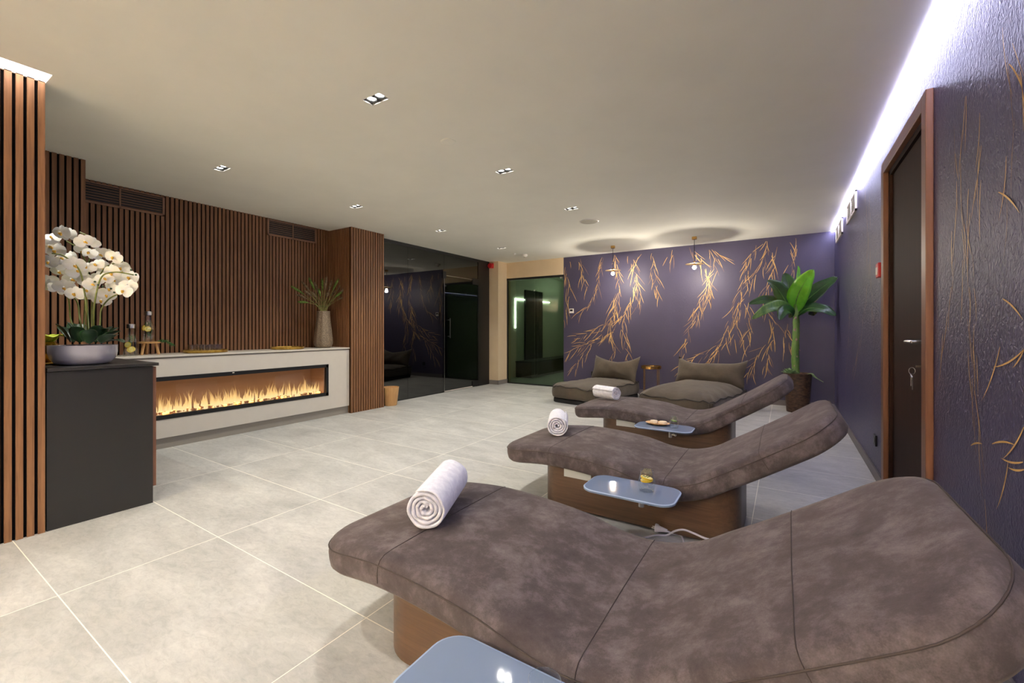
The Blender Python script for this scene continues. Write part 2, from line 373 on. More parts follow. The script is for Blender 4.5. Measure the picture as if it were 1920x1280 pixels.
# leaf strokes on the wallpaper
def stroke(mb, a, b_, wd, nrm, bend, mi):
    a = Vector(a); b_ = Vector(b_); d = b_ - a; side = d.cross(nrm).normalized(); n = 6; L_ = []; R_ = []
    for k in range(n + 1):
        t = k / n; c = a + d * t + side * bend * d.length * 4 * t * (1 - t); ww = wd * (math.sin(PI * min(1, .12 + t * .88)) ** .8) * .5 + .0002
        L_.append(c + side * ww); R_.append(c - side * ww)
    vs_ = L_ + R_; mb.add(vs_, [(k, k + 1, n + 1 + k + 1, n + 1 + k) for k in range(n)], mi)
def strand(mb, pts, nrm, rng, seg=.07, ll=(.09, .2), wd=.0055, spread=.5, down=Vector((0, 0, -1)), dens=1.0, zt=None):
    P = spline(pts, 10); acc = 0; side = -1
    for i in range(1, len(P)):
        acc += (P[i] - P[i - 1]).length
        if acc > seg:
            acc = 0; t = (P[i] - P[i - 1]).normalized(); sd = t.cross(nrm)
            for _ in range(2 if rng.random() < .45 * dens else 1):
                side = -side; a = side * rng.uniform(.05, spread); dr = (t * math.cos(a) + sd * math.sin(a)); dr = (dr + down * .25).normalized()
                l = rng.uniform(*ll); a0 = P[i] + sd * rng.uniform(-.045, .045)
                e = a0 + dr * l
                if e.z < .1: continue
                if nrm.y and min(a0.x, e.x) < -3.54: continue
                if zt and a0.z > zt: continue
                stroke(mb, a0, e, wd * rng.uniform(.6, 1.15), nrm, rng.uniform(-.08, .08), 1 if rng.random() < .7 else 2)
rng = random.Random(3)
# back wall (purple) with hanging branches
b = MB(); b.box(-3.545, .72, YB, YB + .15, 0, CE + .1)
S = [[(1066, 484), (1062, 510), (1066, 545), (1060, 600)], [(1085, 480), (1092, 505), (1098, 540)], [(1130, 476), (1120, 520), (1112, 560), (1088, 585)],
     [(1150, 470), (1158, 530), (1150, 590), (1118, 620), (1062, 636)], [(1178, 472), (1192, 520), (1188, 555), (1172, 590), (1140, 625), (1090, 650), (1060, 665)],
     [(1158, 545), (1145, 590), (1145, 640)], [(1168, 570), (1168, 610), (1174, 645), (1176, 684)], [(1222, 468), (1224, 500), (1230, 555)], [(1205, 468), (1190, 500), (1200, 550), (1196, 578)],
     [(1110, 640), (1092, 670), (1072, 700)], [(1268, 452), (1254, 485)], [(1140, 610), (1150, 650), (1144, 690)],
     [(1293, 455), (1320, 500), (1332, 540), (1315, 580), (1290, 620), (1278, 665)], [(1330, 460), (1338, 500), (1325, 560)], [(1325, 460), (1350, 485)],
     [(1432, 447), (1408, 480), (1398, 520), (1382, 570), (1366, 615), (1350, 648), (1300, 672), (1270, 690)], [(1440, 446), (1430, 490), (1405, 530), (1385, 580), (1378, 640)],
     [(1486, 441), (1488, 470), (1484, 505)], [(1455, 455), (1446, 510), (1430, 560), (1448, 600), (1447, 640), (1418, 668), (1408, 700)], [(1438, 640), (1440, 690)],
     [(1345, 500), (1322, 540), (1300, 600)], [(1395, 560), (1405, 600), (1398, 650)], [(1350, 640), (1330, 680)], [(1470, 600), (1478, 650)]]
for s_ in S: strand(b, [onY(px, py, YB - .002) for px, py in s_], Vector((0, -1, 0)), rng, .046, (.12, .30), .0078, .6, zt=2.45)
struct(b.build('wall_back', ['wpback', 'gold', 'gold2']))
# right wall with door opening
DY0, DY1, DZ = 2.76, 3.70, 2.14
b = MB(); b.box(XR, XR + .12, YN, DY0, 0, CE + .1); b.box(XR, XR + .12, DY1, YB, 0, CE + .1); b.box(XR, XR + .12, DY0, DY1, DZ, CE + .1)
RS = [[(1790, 180), (1800, 330), (1815, 480), (1822, 640), (1838, 790), (1850, 960)], [(1815, 120), (1808, 300), (1812, 500), (1820, 620), (1836, 780)],
      [(1872, 0), (1905, 130), (1900, 260), (1885, 400)], [(1845, 150), (1838, 260), (1825, 400)], [(1792, 330), (1786, 480), (1770, 600), (1760, 660)],
      [(1620, 340), (1626, 500), (1612, 640), (1600, 700)], [(1632, 330), (1630, 480), (1638, 600)], [(1595, 520), (1590, 640), (1585, 730)]]
for s_ in RS: strand(b, [onX(px, py, XR - .002) for px, py in s_], Vector((-1, 0, 0)), rng, .10, (.12, .26), .0042, .22, dens=.6, zt=2.44)
for p0, p1 in (((1892, 120), (1918, 172)), ((1872, 360), (1912, 400)), ((1920, 655), (1862, 688)), ((1875, 650), (1840, 752)), ((1920, 655), (1898, 690)), ((1918, 866), (1876, 858)), ((1920, 880), (1890, 876)), ((1890, 868), (1868, 955)),
               ((1880, 560), (1918, 600)), ((1820, 835), (1842, 832)), ((1860, 832), (1905, 835)), ((1920, 800), (1880, 860))):
    stroke(b, onX(*p0, XR - .002), onX(*p1, XR - .002), .006, Vector((-1, 0, 0)), -.05, 1)
struct(b.build('wall_right', ['wpright', 'gold', 'gold2']))
b = MB(); b.box(XR - .012, XR, YN, DY0 - .075, 0, .075); b.box(XR - .012, XR, DY1 + .075, YB, 0, .075); struct(b.build('baseboard_right', 'basep'))
b = MB(); b.box(-3.54, XR, YB - .012, YB, 0, .075); struct(b.build('baseboard_back', 'basep'))
# beige wall above the passage glass, pillar
b = MB(); b.box(-4.83, -3.545, YB, YB + .15, 2.135, CE); struct(b.build('wall_header', 'beige'))
b = MB(); b.box(-5.5, -4.83, 7.075, YB + .15, 0, CE); b.box(-5.5, -4.95, YB + .15, 7.7, 0, CE); struct(b.build('wall_pillar', 'beige'))
b = MB(); b.box(-5.04, -4.82, 7.063, 7.075, 0, .085); b.box(-4.83, -4.818, 7.063, YB, 0, .085); struct(b.build('baseboard_pillar', 'base'))
# passage glass
b = MB(); b.box(-4.83, -4.19, YB + .02, YB + .03, .02, 2.11); b.box(-4.185, -3.545, YB + .02, YB + .03, .02, 2.11)
wn = struct(b.build('window_1', 'green'), 'tall green tinted glass panes closing off the passage beside the purple wall')
b = MB(); b.box(-4.83, -3.545, YB - .005, YB + .045, 2.1, 2.14); b.box(-4.83, -3.545, YB, YB + .04, 0, .02); b.box(-4.83, -4.81, YB, YB + .04, 0, 2.12)
b.build('window_frame', 'blackp', wn, bevel=.002)
b = MB(); b.box(-4.2, -4.175, YB + .005, YB + .045, 1.86, 1.885); b.box(-3.62, -3.56, YB + .0, YB + .045, 2.07, 2.1); b.build('glass_clamp', 'chrome', wn)
# passage beyond
b = MB(); b.box(-7.0, -5.32, 7.7, 12.0, 0, CE); struct(b.build('wall_passage_left', 'paleroom'))
b = MB(); b.box(-3.3, -3.15, YB + .15, 12.0, 0, CE); struct(b.build('wall_passage_right', 'paleroom'))
b = MB(); b.box(-7.0, -3.15, 12.0, 12.15, 0, CE); struct(b.build('wall_passage_end', 'paleroom'))
t = thing('bench', 'low dark wooden bench behind the green tinted passage glass', 'bench', (-5.06, 9.6, 0))
MB().box(-5.26, -4.84, 8.42, 11.0, .0, .33).build('body', 'bench', t, bevel=.004)
MB().box(-5.26, -4.82, 8.40, 11.02, .33, .37).build('seat', 'dark', t, bevel=.004)
o = MB().box(-5.32, -5.27, 8.9, 9.75, .0, 2.05).build('door_3', 'dark'); struct(o, 'dark door leaf in the passage behind the bench')
for nm, bx, lb in (('led_line', (-4.78, -4.755, 10.0, 10.9, CE - .015, CE - .003), 'white light line on the passage ceiling, upper right one behind the glass'),
                   ('led_line', (-5.0, -4.3, 9.6, 9.625, CE - .015, CE - .003), 'white light line across the passage ceiling, topmost left one behind the glass')):
    tag(MB().box(*bx).build(nm, 'ledg'), lb, 'lamp', 'light lines in the passage')
b = MB(); b.box(-5.318, -5.3, 8.48, 8.505, 1.13, 1.82); b.box(-5.318, -5.3, 8.505, 10.2, 1.8, 1.82)
tag(b.build('led_line', 'ledg'), 'angled white light line on the passage wall above the bench', 'lamp')
def point(name, loc, e, col=(1, 1, 1), r=.05, kind='POINT', parent=None):
    l = bpy.data.lights.new(name, kind); l.energy = e; l.color = col
    if kind != 'AREA': l.shadow_soft_size = r
    o = bpy.data.objects.new(name, l); C.objects.link(o); o.location = loc
    if parent is not None: o.parent = parent; o.location = Vector(loc) - Vector(parent['_o'])
    return o
# smoked glass partition on the left
b = MB()
for y0, y1 in ((3.9, 4.86), (4.863, 5.715)): b.box(XG - .01, XG, y0, y1, .012, 2.41)
b.box(XG - .01, XG, 5.72, 7.06, 2.05, 2.41); b.box(XG - .01, XG, 6.66, 7.06, .012, 2.05)
w2 = struct(b.build('window_2', 'smoke'), 'dark smoked floor-to-ceiling glass partition beside the slatted column')
b = MB(); b.box(XG - .02, XG + .01, 3.9, 7.06, 2.41, CE); b.box(XG - .02, XG + .006, 3.9, 5.715, 0, .012); b.box(XG - .02, XG + .006, 6.66, 7.06, 0, .012); b.box(XG - .02, XG + .01, 7.045, 7.062, 0, CE)
b.build('window_frame', 'blackp', w2)
MB().box(XG - .03, XG + .01, 6.70, 7.045, 0.012, 2.41).build('side_panel', 'dark', w2)
d2 = struct(MB().box(XG - .01, XG, 5.725, 6.655, .02, 2.045).build('door_2', 'smoke'), 'smoked glass door in the dark partition')
b = MB(); b.box(XG - .02, XG + .012, 6.52, 6.72, .02, .11); b.build('door_hinge', 'blackp', d2)
b = MB(); b.box(XG - .02, XG + .012, 6.52, 6.72, 1.96, 2.08); b.build('door_hinge', 'blackp', d2)
MB().box(XG - .02, XG + .012, 5.68, 5.76, 2.0, 2.12).build('door_clamp', 'blackp', d2)
MB().box(XG - .002, XG + .004, 5.78, 6.52, 2.05, 2.056).build('door_top_seal', 'chrome', d2)
MB().box(XG - .002, XG + .004, 5.722, 5.728, .02, 2.0).build('door_edge', 'chrome', d2)
MB().box(XG - .002, XG + .004, 5.728, 6.52, .008, .02).build('door_sweep', 'ventw', d2)
b = MB(); b.tube([(XG + .05, 5.82, .95), (XG + .05, 5.82, 1.3)], .009); b.tube([(XG, 5.82, .98), (XG + .05, 5.82, .98)], .007); b.tube([(XG, 5.82, 1.27), (XG + .05, 5.82, 1.27)], .007)
b.build('door_handle', 'blackp', d2, smooth=True)
# room behind smoked glass
b = MB(); b.box(-8.5, -8.35, 3.4, 8, 0, CE); b.box(-8.5, -5.37, 3.95, 4.1, 0, CE); struct(b.build('wall_far_left', 'dark'))
# near enclosure
b = MB(); b.box(-8.5, .72, YN - .15, YN, 0, CE + .1); struct(b.build('wall_near', 'beige'))

# ------------------------------------------------------------------ slatted walls
def slats_x(mb, x, y0, y1, z0, z1, pitch=.04, wd=.0265, d=.016, sgn=1, start=None):
    y = y1 - wd if start is None else start
    mb.box(min(x - sgn * d, x - sgn * (d + .02)), max(x - sgn * d, x - sgn * (d + .02)), y0, y1, z0, z1, 1)
    while y > y0 - wd:
        mb.box(min(x, x - sgn * d), max(x, x - sgn * d), max(y, y0), min(y + wd, y1), z0, z1, 0); y -= pitch
def slats_y(mb, y, x0, x1, z0, z1, pitch=.04, wd=.0265, d=.010):
    mb.box(x0, x1 - .024, y + d, y + d + .02, z0, z1, 1); x = x1 - wd
    while x > x0 - wd: mb.box(max(x, x0), min(x + wd, x1), y, y + d, z0, z1, 0); x -= pitch
b = MB(); slats_x(b, XL, .5, 3.66, 0, CE); struct(b.build('wall_left', ['slat', 'felt']), 'long slatted walnut wall behind the fireplace unit')
b = MB(); slats_x(b, -4.83, 3.643, 4.195, 0, CE, start=4.163); slats_y(b, 3.643, -5.298, -4.846, 0, CE); b.box(-5.3, -4.872, 3.685, 4.195, 0, CE, 1)
struct(b.build('wall_column', ['slat', 'felt']), 'slatted walnut column between the fireplace unit and the dark glass')
b = MB(); slats_x(b, -4.71, -1.0, 1.066, 0, CE); b.box(-5.4, -4.752, -1.0, 1.064, 0, CE, 1); struct(b.build('wall_niche', ['slat', 'felt']), 'slatted walnut wall section behind the orchid')
b = MB(); slats_x(b, -3.42, YN, .613, 0, CE + .08); b.box(-3.6, -3.462, YN, .613, 0, CE + .08, 1); struct(b.build('wall_front_left', ['slat', 'felt']), 'nearest slatted walnut wall panel with light along its top')
b = MB(); b.box(-6.5, -5.36, -1, 3.9, 0, CE); struct(b.build('wall_left_backing', 'felt'))
# LED strips
tag(MB().box(-3.417, -3.287, YN + .02, .612, CE + .004, CE + .014).build('led_strip', 'ledw'), 'warm glowing light strip in the ceiling slot over the near slatted panel', 'lamp')
tag(MB().box(.530, .563, YN + .02, YB - .01, CE - .006, CE + .008).build('led_strip', 'ledc'), 'long cool white light strip in the ceiling gap along the right wall', 'lamp')

# ------------------------------------------------------------------ vents on the slatted wall
def vent(y0, y1, z0, z1, label):
    t = thing('air_vent', label, 'vent', (XL, (y0 + y1) / 2, z0), 'brown air grilles on the slatted wall'); t['group'] = 'brown air grilles on the slatted wall'
    b = MB(); x0, x1 = XL, XL + .012
    for a in ((y0, y1, z0, z0 + .018), (y0, y1, z1 - .012, z1), (y0, y0 + .018, z0, z1), (y1 - .018, y1, z0, z1), ((y0 + y1) / 2 - .006, (y0 + y1) / 2 + .006, z0, z1)): b.box(x0, x1, *a)
    b.build('frame', 'vent', t); MB().box(XL, XL + .002, y0 + .01, y1 - .01, z0 + .01, z1 - .01).build('backing', 'blackp', t)
    b = MB(); n = int((z1 - z0) / .024)
    for k in range(1, n):
        z = z0 + k * (z1 - z0) / n; b.add([(x0 + .002, y0 + .01, z - .004), (x0 + .002, y1 - .01, z - .004), (x1 - .001, y1 - .01, z), (x1 - .001, y0 + .01, z), (x0 + .002, y0 + .01, z - .0025), (x0 + .002, y1 - .01, z - .0025), (x1 - .001, y1 - .01, z + .0015), (x1 - .001, y0 + .01, z + .0015)],
              [(0, 1, 2, 3), (7, 6, 5, 4), (3, 2, 6, 7), (0, 4, 5, 1)])
    b.build('louvre', 'vent', t)
vent(1.09, 1.78, 2.25, 2.445, 'wide brown louvred air grille high on the slatted wall above the orchid')
vent(2.80, 3.44, 2.25, 2.445, 'brown louvred air grille high on the slatted wall near the vase of grasses')

# ------------------------------------------------------------------ fireplace unit
t = thing('fireplace_unit', 'long low white cabinet with a built-in electric fireplace against the slatted wall', 'fireplace', (-5.08, 2.4, 0))
UX = -4.87; UT = .868; fy0, fy1, fz0, fz1 = .95, 3.335, .272, .668
b = MB(); b.box(-5.295, UX, 1.115, 3.64, fz1, UT - .03); b.box(-5.295, UX, 1.115, 3.64, .1, fz0); b.box(-5.295, UX, fy1, 3.64, fz0, fz1); b.box(-5.295, -5.2, 1.115, fy1, fz0, fz1)
b.build('body', 'white', t)
MB().box(-5.297, UX + .012, .9, 3.641, UT - .018, UT).build('worktop', 'white', t, bevel=.002)
b = MB(); b.box(-5.29, UX - .012, 1.115, 3.64, UT - .03, UT - .018); b.build('shadow_gap', 'kick', t)
MB().box(-5.28, UX - .02, 1.115, 3.638, 0, .1).build('plinth', 'kick', t)
b = MB(); fw = .035; X0, X1 = UX - .03, UX + .004; yy0 = 1.13
b.box(X0, X1, yy0, fy1, fz1 - .04, fz1); b.box(X0, X1, yy0, fy1, fz0, fz0 + .04); b.box(X0, X1, fy1 - fw, fy1, fz0, fz1); b.box(X0, X1, yy0, yy0 + fw, fz0, fz1)
fr = b.build('firebox_frame', 'blackp', t, bevel=.001)
MB().box(UX + .004, UX + .006, 2.215, 2.235, fz1 - .016, fz1 - .008).build('sensor', 'whitep', fr)
b = MB(); b.box(-5.19, -5.18, yy0, fy1, fz0 + .02, fz1 - .02); b.box(-5.18, X0, yy0, fy1, fz0 + .025, fz0 + .035); b.build('firebox_back', 'mirrorbrown', t)
MB().box(-5.18, X0, yy0, fy1, fz1 - .03, fz1 - .02).build('firebox_top', 'blackp', t)
MB().box(-5.18, X0, fy1 - .045, fy1 - .035, fz0 + .03, fz1 - .03).build('firebox_side', 'mirrorbrown', t)
rg = random.Random(5); b = MB(); be = MB()
y = 1.16
while y < fy1 - .06:
    for _ in range(3):
        r = rg.uniform(.007, .017); c = (rg.uniform(-5.02, X0 - .02), y + rg.uniform(-.01, .01), fz0 + .04 + r * .5)
        q = [Vector((rg.uniform(-1, 1), rg.uniform(-1, 1), rg.uniform(-1, 1))).normalized() * r for _ in range(6)]
        (be if rg.random() < .3 else b).sphere(c, (r, r * rg.uniform(.8, 1.5), r * rg.uniform(.6, 1)), 6, 4)
    y += .016
b.build('ember_bed', 'crystal', t)['kind'] = 'stuff'; be.build('glowing_embers', 'ember', t)['kind'] = 'stuff'
# flames: many small curved tongues in three rows, one luminous body
b = MB(); rg = random.Random(11); y = 1.15
def tongue(mb, x, y, z, h, wd, lean):
    rs = []
    for k in range(9):
        u = k / 8; r = wd * (1 - u) ** .8 * (.55 + .9 * math.sin(PI * min(1, u + .22))) + .0004
        cx, cy = x + .004 * math.sin(u * 5 + y * 30), y + lean * u * u * h + .008 * math.sin(u * 6 + y * 50) * u
        rs.append([(cx + r * .45 * math.cos(a * PI / 3), cy + r * math.sin(a * PI / 3), z + h * u) for a in range(6)])
    mb.rings(rs, True, True)
while y < fy1 - .07:
    big = .5 + .5 * math.sin(y * 31) + .35 * math.sin(y * 57 + 1)
    for k in range(2):
        h = max(.06, .08 + .10 * big + rg.uniform(-.04, .06)); tongue(b, rg.uniform(-5.08, -4.93), y + rg.uniform(-.012, .012), fz0 + .035, h, rg.uniform(.006, .016), rg.uniform(-.25, .25))
    y += .021
b.build('flames', 'flame', t, smooth=True)['kind'] = 'stuff'
MB().box(UX - .018, UX - .014, yy0 + .03, fy1 - .03, fz0 + .03, fz1 - .03).build('firebox_glass', thinglass('clear_pane', (.93, .9, .88, 1), 1.45), t)

# ------------------------------------------------------------------ black counter
t = thing('bar_counter', 'black bar counter with matte black top under the orchid bowl', 'counter', (-4.05, .86, 0))
MB().box(-4.70, -3.425, .62, 1.09, 0, .875).build('body', 'black', t)
MB().box(-4.70, -3.405, .62, 1.115, .878, .897).build('worktop', 'black', t, bevel=.0015)
MB().box(-4.68, -3.432, 1.09, 1.109, .105, .870).build('front_panel', 'brownlam', t)

# ------------------------------------------------------------------ right wall door
dr = thing('door_1', 'tall brown wooden door in the purple right wall', 'door', (XR, 3.23, 0)); dr['kind'] = 'structure'
del dr['category']
b = MB(); cx0 = XR - .028
b.box(cx0, XR, DY0 - .075, DY0 + .0, 0, DZ + .075); b.box(cx0, XR, DY1, DY1 + .075, 0, DZ + .075); b.box(cx0, XR, DY0, DY1, DZ, DZ + .075)
b.build('door_casing', 'casing', dr, bevel=.003)
b = MB(); b.box(XR, XR + .12, DY0, DY0 + .03, 0, DZ); b.box(XR, XR + .12, DY1 - .03, DY1, 0, DZ); b.box(XR, XR + .12, DY0, DY1, DZ - .03, DZ); b.build('door_jamb', 'doorw', dr)
lf = MB().box(XR + .015, XR + .055, DY0 + .032, DY1 - .032, .01, DZ - .032).build('door_leaf', 'doorw', dr)
b = MB(); b.cyl((XR + .0, DY0 + .09, 1.05), (XR + .015, DY0 + .09, 1.05), .026, 20); b.cyl((XR - .045, DY0 + .09, 1.05), (XR, DY0 + .09, 1.05), .009); b.tube([(XR - .045, DY0 + .085, 1.05), (XR - .05, DY0 + .15, 1.05), (XR - .047, DY0 + .21, 1.048)], .008)
b.build('door_handle', 'chrome', lf, smooth=True)
b = MB(); b.cyl((XR + .0, DY0 + .09, .93), (XR + .015, DY0 + .09, .93), .026, 20); b.build('keyhole_rosette', 'chrome', lf, smooth=True)
b = MB(); b.box(XR - .03, XR, DY0 + .089, DY0 + .091, .925, .935); b.tube([(XR - .04 + .012 * math.cos(a), DY0 + .11, .905 + .017 * math.sin(a)) for a in [k * PI / 8 for k in range(16)]], .0014, 6, 0, True)
b.disc((XR - .042, DY0 + .115, .875), .014, (1, 0, .2)); b.box(XR - .044, XR - .042, DY0 + .109, DY0 + .119, .83, .87); b.box(XR - .036, XR - .034, DY0 + .125, DY0 + .133, .81, .88)
tag(b.build('key_bunch', 'chrome', None, loc=(XR - .04, DY0 + .11, .87)), 'small bunch of keys hanging from the lock of the brown door', 'keys')

# right wall fittings
def rvent(y0, y1, z0, z1, label):
    t = thing('air_vent', label, 'vent', (XR, (y0 + y1) / 2, z0), 'white air grilles on the right wall')
    b = MB(); x0, x1 = XR - .016, XR
    for a in ((y0, y1, z0, z0 + .02), (y0, y1, z1 - .015, z1), (y0, y0 + .02, z0, z1), (y1 - .02, y1, z0, z1), ((y0 + y1) / 2 - .012, (y0 + y1) / 2 + .012, z0, z1)): b.box(x0, x1, *a)
    b.build('frame', 'ventw', t)
    b = MB(); n = 9
    for k in range(1, n): z = z0 + k * (z1 - z0) / n; b.box(x0 + .006, x1, y0 + .01, y1 - .01, z - .004, z + .002)
    b.build('louvre', 'greyp', t)
rvent(5.18, 5.86, 2.235, 2.43, 'white air grille high on the right wall, nearer of the two')
rvent(6.36, 7.06, 2.235, 2.43, 'white air grille high on the right wall, the one by the far corner')
t = thing('fire_call_point', 'red fire alarm call point on the right wall beside the door', 'fire alarm', (XR, 3.87, 1.5))
MB().box(XR - .035, XR, 3.84, 3.93, 1.47, 1.57).build('housing', 'red', t, bevel=.004); MB().box(XR - .038, XR - .034, 3.86, 3.91, 1.49, 1.54).build('press_plate', 'whitep', t)
def socket(loc, axis, label, name='wall_socket', mt='blackp', s=.04):
    x, y, z = loc; t = thing(name, label, 'socket', loc)
    if axis == 'x': MB().box(x - .012, x, y - s, y + s, z - s, z + s).build('plate', mt, t, bevel=.002); MB().cyl((x - .014, y, z), (x - .011, y, z), s * .5, 20).build('insert', 'dark', t)
    else: MB().box(x - s, x + s, y - .012, y, z - s, z + s).build('plate', mt, t, bevel=.002); MB().cyl((x, y - .014, z), (x, y - .011, z), s * .5, 20).build('insert', 'dark', t)
    return t
socket((XR, 4.16, .285), 'x', 'black power socket low on the right wall beyond the door')
socket((-2.95, YB, .30), 'y', 'black power socket on the back wall beside the left bean lounger')
t = thing('thermostat', 'small white thermostat on the purple back wall near the green glass', 'thermostat', (-3.38, YB, 1.45))
MB().box(-3.42, -3.335, YB - .02, YB, 1.405, 1.49).build('housing', 'whitep', t, bevel=.004); MB().box(-3.405, -3.35, YB - .022, YB - .019, 1.44, 1.475).build('display', 'dark', t)
t = thing('alarm_sounder', 'red alarm sounder on the beige pillar just under the ceiling', 'fire alarm', (-4.99, 7.07, 2.37))
MB().cyl((-4.985, 7.0, 2.375), (-4.985, 7.063, 2.375), .05, 24).build('horn', 'red', t, bevel=.004, smooth=True); MB().box(-5.035, -4.935, 7.04, 7.075, 2.325, 2.425).build('base', 'red', t, bevel=.004)
t = thing('smoke_detector', 'white smoke detector on the ceiling, closest to the beige wall', 'detector', (-4.0, 6.72, CE))
MB().lathe([(.05, 0), (.05, -.02), (.036, -.04), (.0, -.042)], (-4.0, 6.72, CE), 24).build('housing', 'whitep', t, smooth=True); MB().lathe([(.022, -.04), (.022, -.052), (.0, -.053)], (-4.0, 6.72, CE), 16).build('sensor', 'greyp', t)
t = thing('ceiling_sensor', 'small white sensor on the ceiling left of the smoke detector', 'detector', (-4.1, 6.52, CE))
MB().lathe([(.03, 0), (.03, -.01), (.014, -.018), (.0, -.03)], (-4.1, 6.52, CE), 20).build('housing', 'whitep', t, smooth=True)
t = thing('ceiling_speaker', 'round grey-beige flush speaker grille in the ceiling near the pendants', 'speaker', (-2.08, 5.07, CE))
MB().lathe([(.12, 0), (.12, -.004), (.108, -.006)], (-2.08, 5.07, CE), 40, cap1=False).build('rim', 'whitep', t, smooth=True); MB().lathe([(.108, -.0005), (.108, -.004), (0, -.006)], (-2.08, 5.07, CE), 40).build('grille', 'greyp', t)
tag(MB().lathe([(.055, 0), (.055, -.003), (.045, -.005), (0, -.005)], (-2.05, 2.365, CE), 32).build('emergency_light', 'ceil', None, loc=(-2.05, 2.365, CE)), 'small flush round white fitting in the ceiling between two downlights', 'lamp')

# ------------------------------------------------------------------ downlights
vis = {(-2.03, 1.70): 'square recessed twin downlight, nearest and largest one on the ceiling', (-2.03, 3.07): 'recessed twin downlight in the middle of the ceiling, second nearest of the right row',
       (-2.03, 4.43): 'recessed twin downlight beside the round ceiling speaker', (-4.0, 1.74): 'recessed twin downlight in front of the left brown grille',
       (-4.0, 3.08): 'recessed twin downlight in front of the slatted column', (-4.0, 4.46): 'recessed twin downlight above the start of the dark glass wall', (-4.0, 5.96): 'recessed twin downlight nearest the smoke detector',
       }
E_SPOT = 24
first = None
for x, y in LIGHTS:
    lb = vis.get((x, y), 'unseen recessed twin downlight, row continued behind or beside the camera')
    if first is None:
        t = thing('downlight', lb, 'lamp', (x, y, CE), 'recessed twin downlights')
        b = MB(); i = .0015
        b.box(x - hw, x - hw + i, y - hd, y + hd, CE, CE + .07); b.box(x + hw - i, x + hw, y - hd, y + hd, CE, CE + .07); b.box(x - hw, x + hw, y - hd, y - hd + i, CE, CE + .07); b.box(x - hw, x + hw, y + hd - i, y + hd, CE, CE + .07)
        b.box(x - hw, x + hw, y - hd, y + hd, CE + .07, CE + .073); b.build('housing', plain('grey_lamp_housing', lin(120, 118, 114), .4), t)
        for s in (-1, 1):
            MB().lathe([(.012, .032), (.031, .008), (.033, .008), (.033, .04), (.012, .04)], (x + s * .035, y, CE), 24, cap0=False, cap1=False).build('reflector', 'blackp', t, smooth=True)
            MB().lathe([(.024, .016), (.024, .019), (0, .019)], (x + s * .035, y, CE), 20).build('lamp', 'bulb', t)
            l = bpy.data.lights.new('lamp_beam', 'SPOT'); l.energy = E_SPOT; l.color = (1, .965, .89); l.spot_size = math.radians(112); l.spot_blend = .9; l.shadow_soft_size = .02
            o = bpy.data.objects.new('lamp_beam', l); C.objects.link(o); o.parent = t; o.location = (s * .035, 0, .002)
        first = t
    else: clone(first, (x, y, CE), lb)

# invented uplights behind the camera, added to brighten the ceiling
for x, lb in ((-2.9, 'added ceiling fill light, unseen behind the camera, left one'), (-.9, 'added ceiling fill light, unseen behind the camera, right one')):
    t = thing('fill_uplight', lb, 'lamp', (x, YN + .1, 1.8))
    MB().lathe([(0, -.1), (.04, -.1), (.075, .08), (.07, .08), (.036, -.09), (0, -.09)], (x, YN + .1, 1.8), 28, cap0=False, cap1=False).build('shade', 'brass', t, smooth=True)
    MB().box(x - .03, x + .03, YN, YN + .05, 1.7, 1.78).build('wall_plate', 'brass', t, bevel=.003)
    l = bpy.data.lights.new('fill_beam', 'SPOT'); l.energy = 560; l.color = (1, .98, .93); l.spot_size = math.radians(165); l.spot_blend = .6; l.shadow_soft_size = .04
    o = bpy.data.objects.new('fill_beam', l); C.objects.link(o); o.parent = t; o.location = (0, .02, .1); o.rotation_euler = (PI, 0, 0)

# ------------------------------------------------------------------ pendants
def pendant(x, y, label):
    t = thing('pendant_lamp', label, 'lamp', (x, y, CE), 'brass disc pendants over the bean loungers')
    MB().lathe([(.0, 0), (.035, 0), (.035, -.035), (.03, -.04), (0, -.04)], (x, y, CE), 24, cap0=False).build('canopy', 'brass', t, smooth=True)
    MB().cyl((x, y, CE - .04), (x, y, 2.09), .0045, 8).build('rod', 'blackp', t)
    MB().lathe([(.0, 2.083), (.118, 2.068), (.126, 2.060), (.118, 2.060), (0, 2.07)], (x, y, 0), 48, cap0=False, cap1=False).build('shade', 'brassd', t, smooth=True)
    MB().lathe([(0, 2.10), (.014, 2.10), (.014, 2.04), (0, 2.04)], (x, y, 0), 16, cap0=False, cap1=False).build('lamp_holder', 'brass', t, smooth=True)
    bb = MB().sphere((x, y, 2.012), .028).build('bulb', 'pbulb', t, smooth=True)
    o = point('bulb_light', (x, y, 1.975), 34, (1, .9, .78), .03, parent=t)
    return t
pendant(-2.37, 6.78, 'left brass disc pendant lamp with a bare bright bulb'); pendant(-1.128, 6.75, 'right brass disc pendant lamp with a bare bright bulb')

# ------------------------------------------------------------------ wave loungers
LX, LY = -.65, 2.72
TOPC = [(-1.62, .338), (-1.45, .362), (-1.25, .380), (-1.05, .376), (-.83, .355), (-.66, .318), (-.52, .315), (-.39, .352), (-.28, .418), (-.167, .487), (.03, .615), (.11, .674), (.19, .738)]
prof = spline([(x, 0, z) for x, z in TOPC], 10)
cum = [0]
for i in range(1, len(prof)): cum.append(cum[-1] + (prof[i] - prof[i - 1]).length)
SL = cum[-1]; TK = .112
def pc(s):
    s = max(0, min(SL, s)); i = 0
    lo, hi = 0, len(cum) - 1
    while hi - lo > 1:
        m_ = (lo + hi) // 2
        if cum[m_] <= s: lo = m_
        else: hi = m_
    u = (s - cum[lo]) / (cum[hi] - cum[lo] + 1e-9); p = prof[lo].lerp(prof[hi], u)
    a = prof[max(lo - 2, 0)]; c = prof[min(hi + 2, len(prof) - 1)]; tt = (c - a).normalized()
    return p, Vector((-tt.z, 0, tt.x))
def s_at(x):
    for i, p in enumerate(prof):
        if p.x >= x: return cum[i]
    return SL
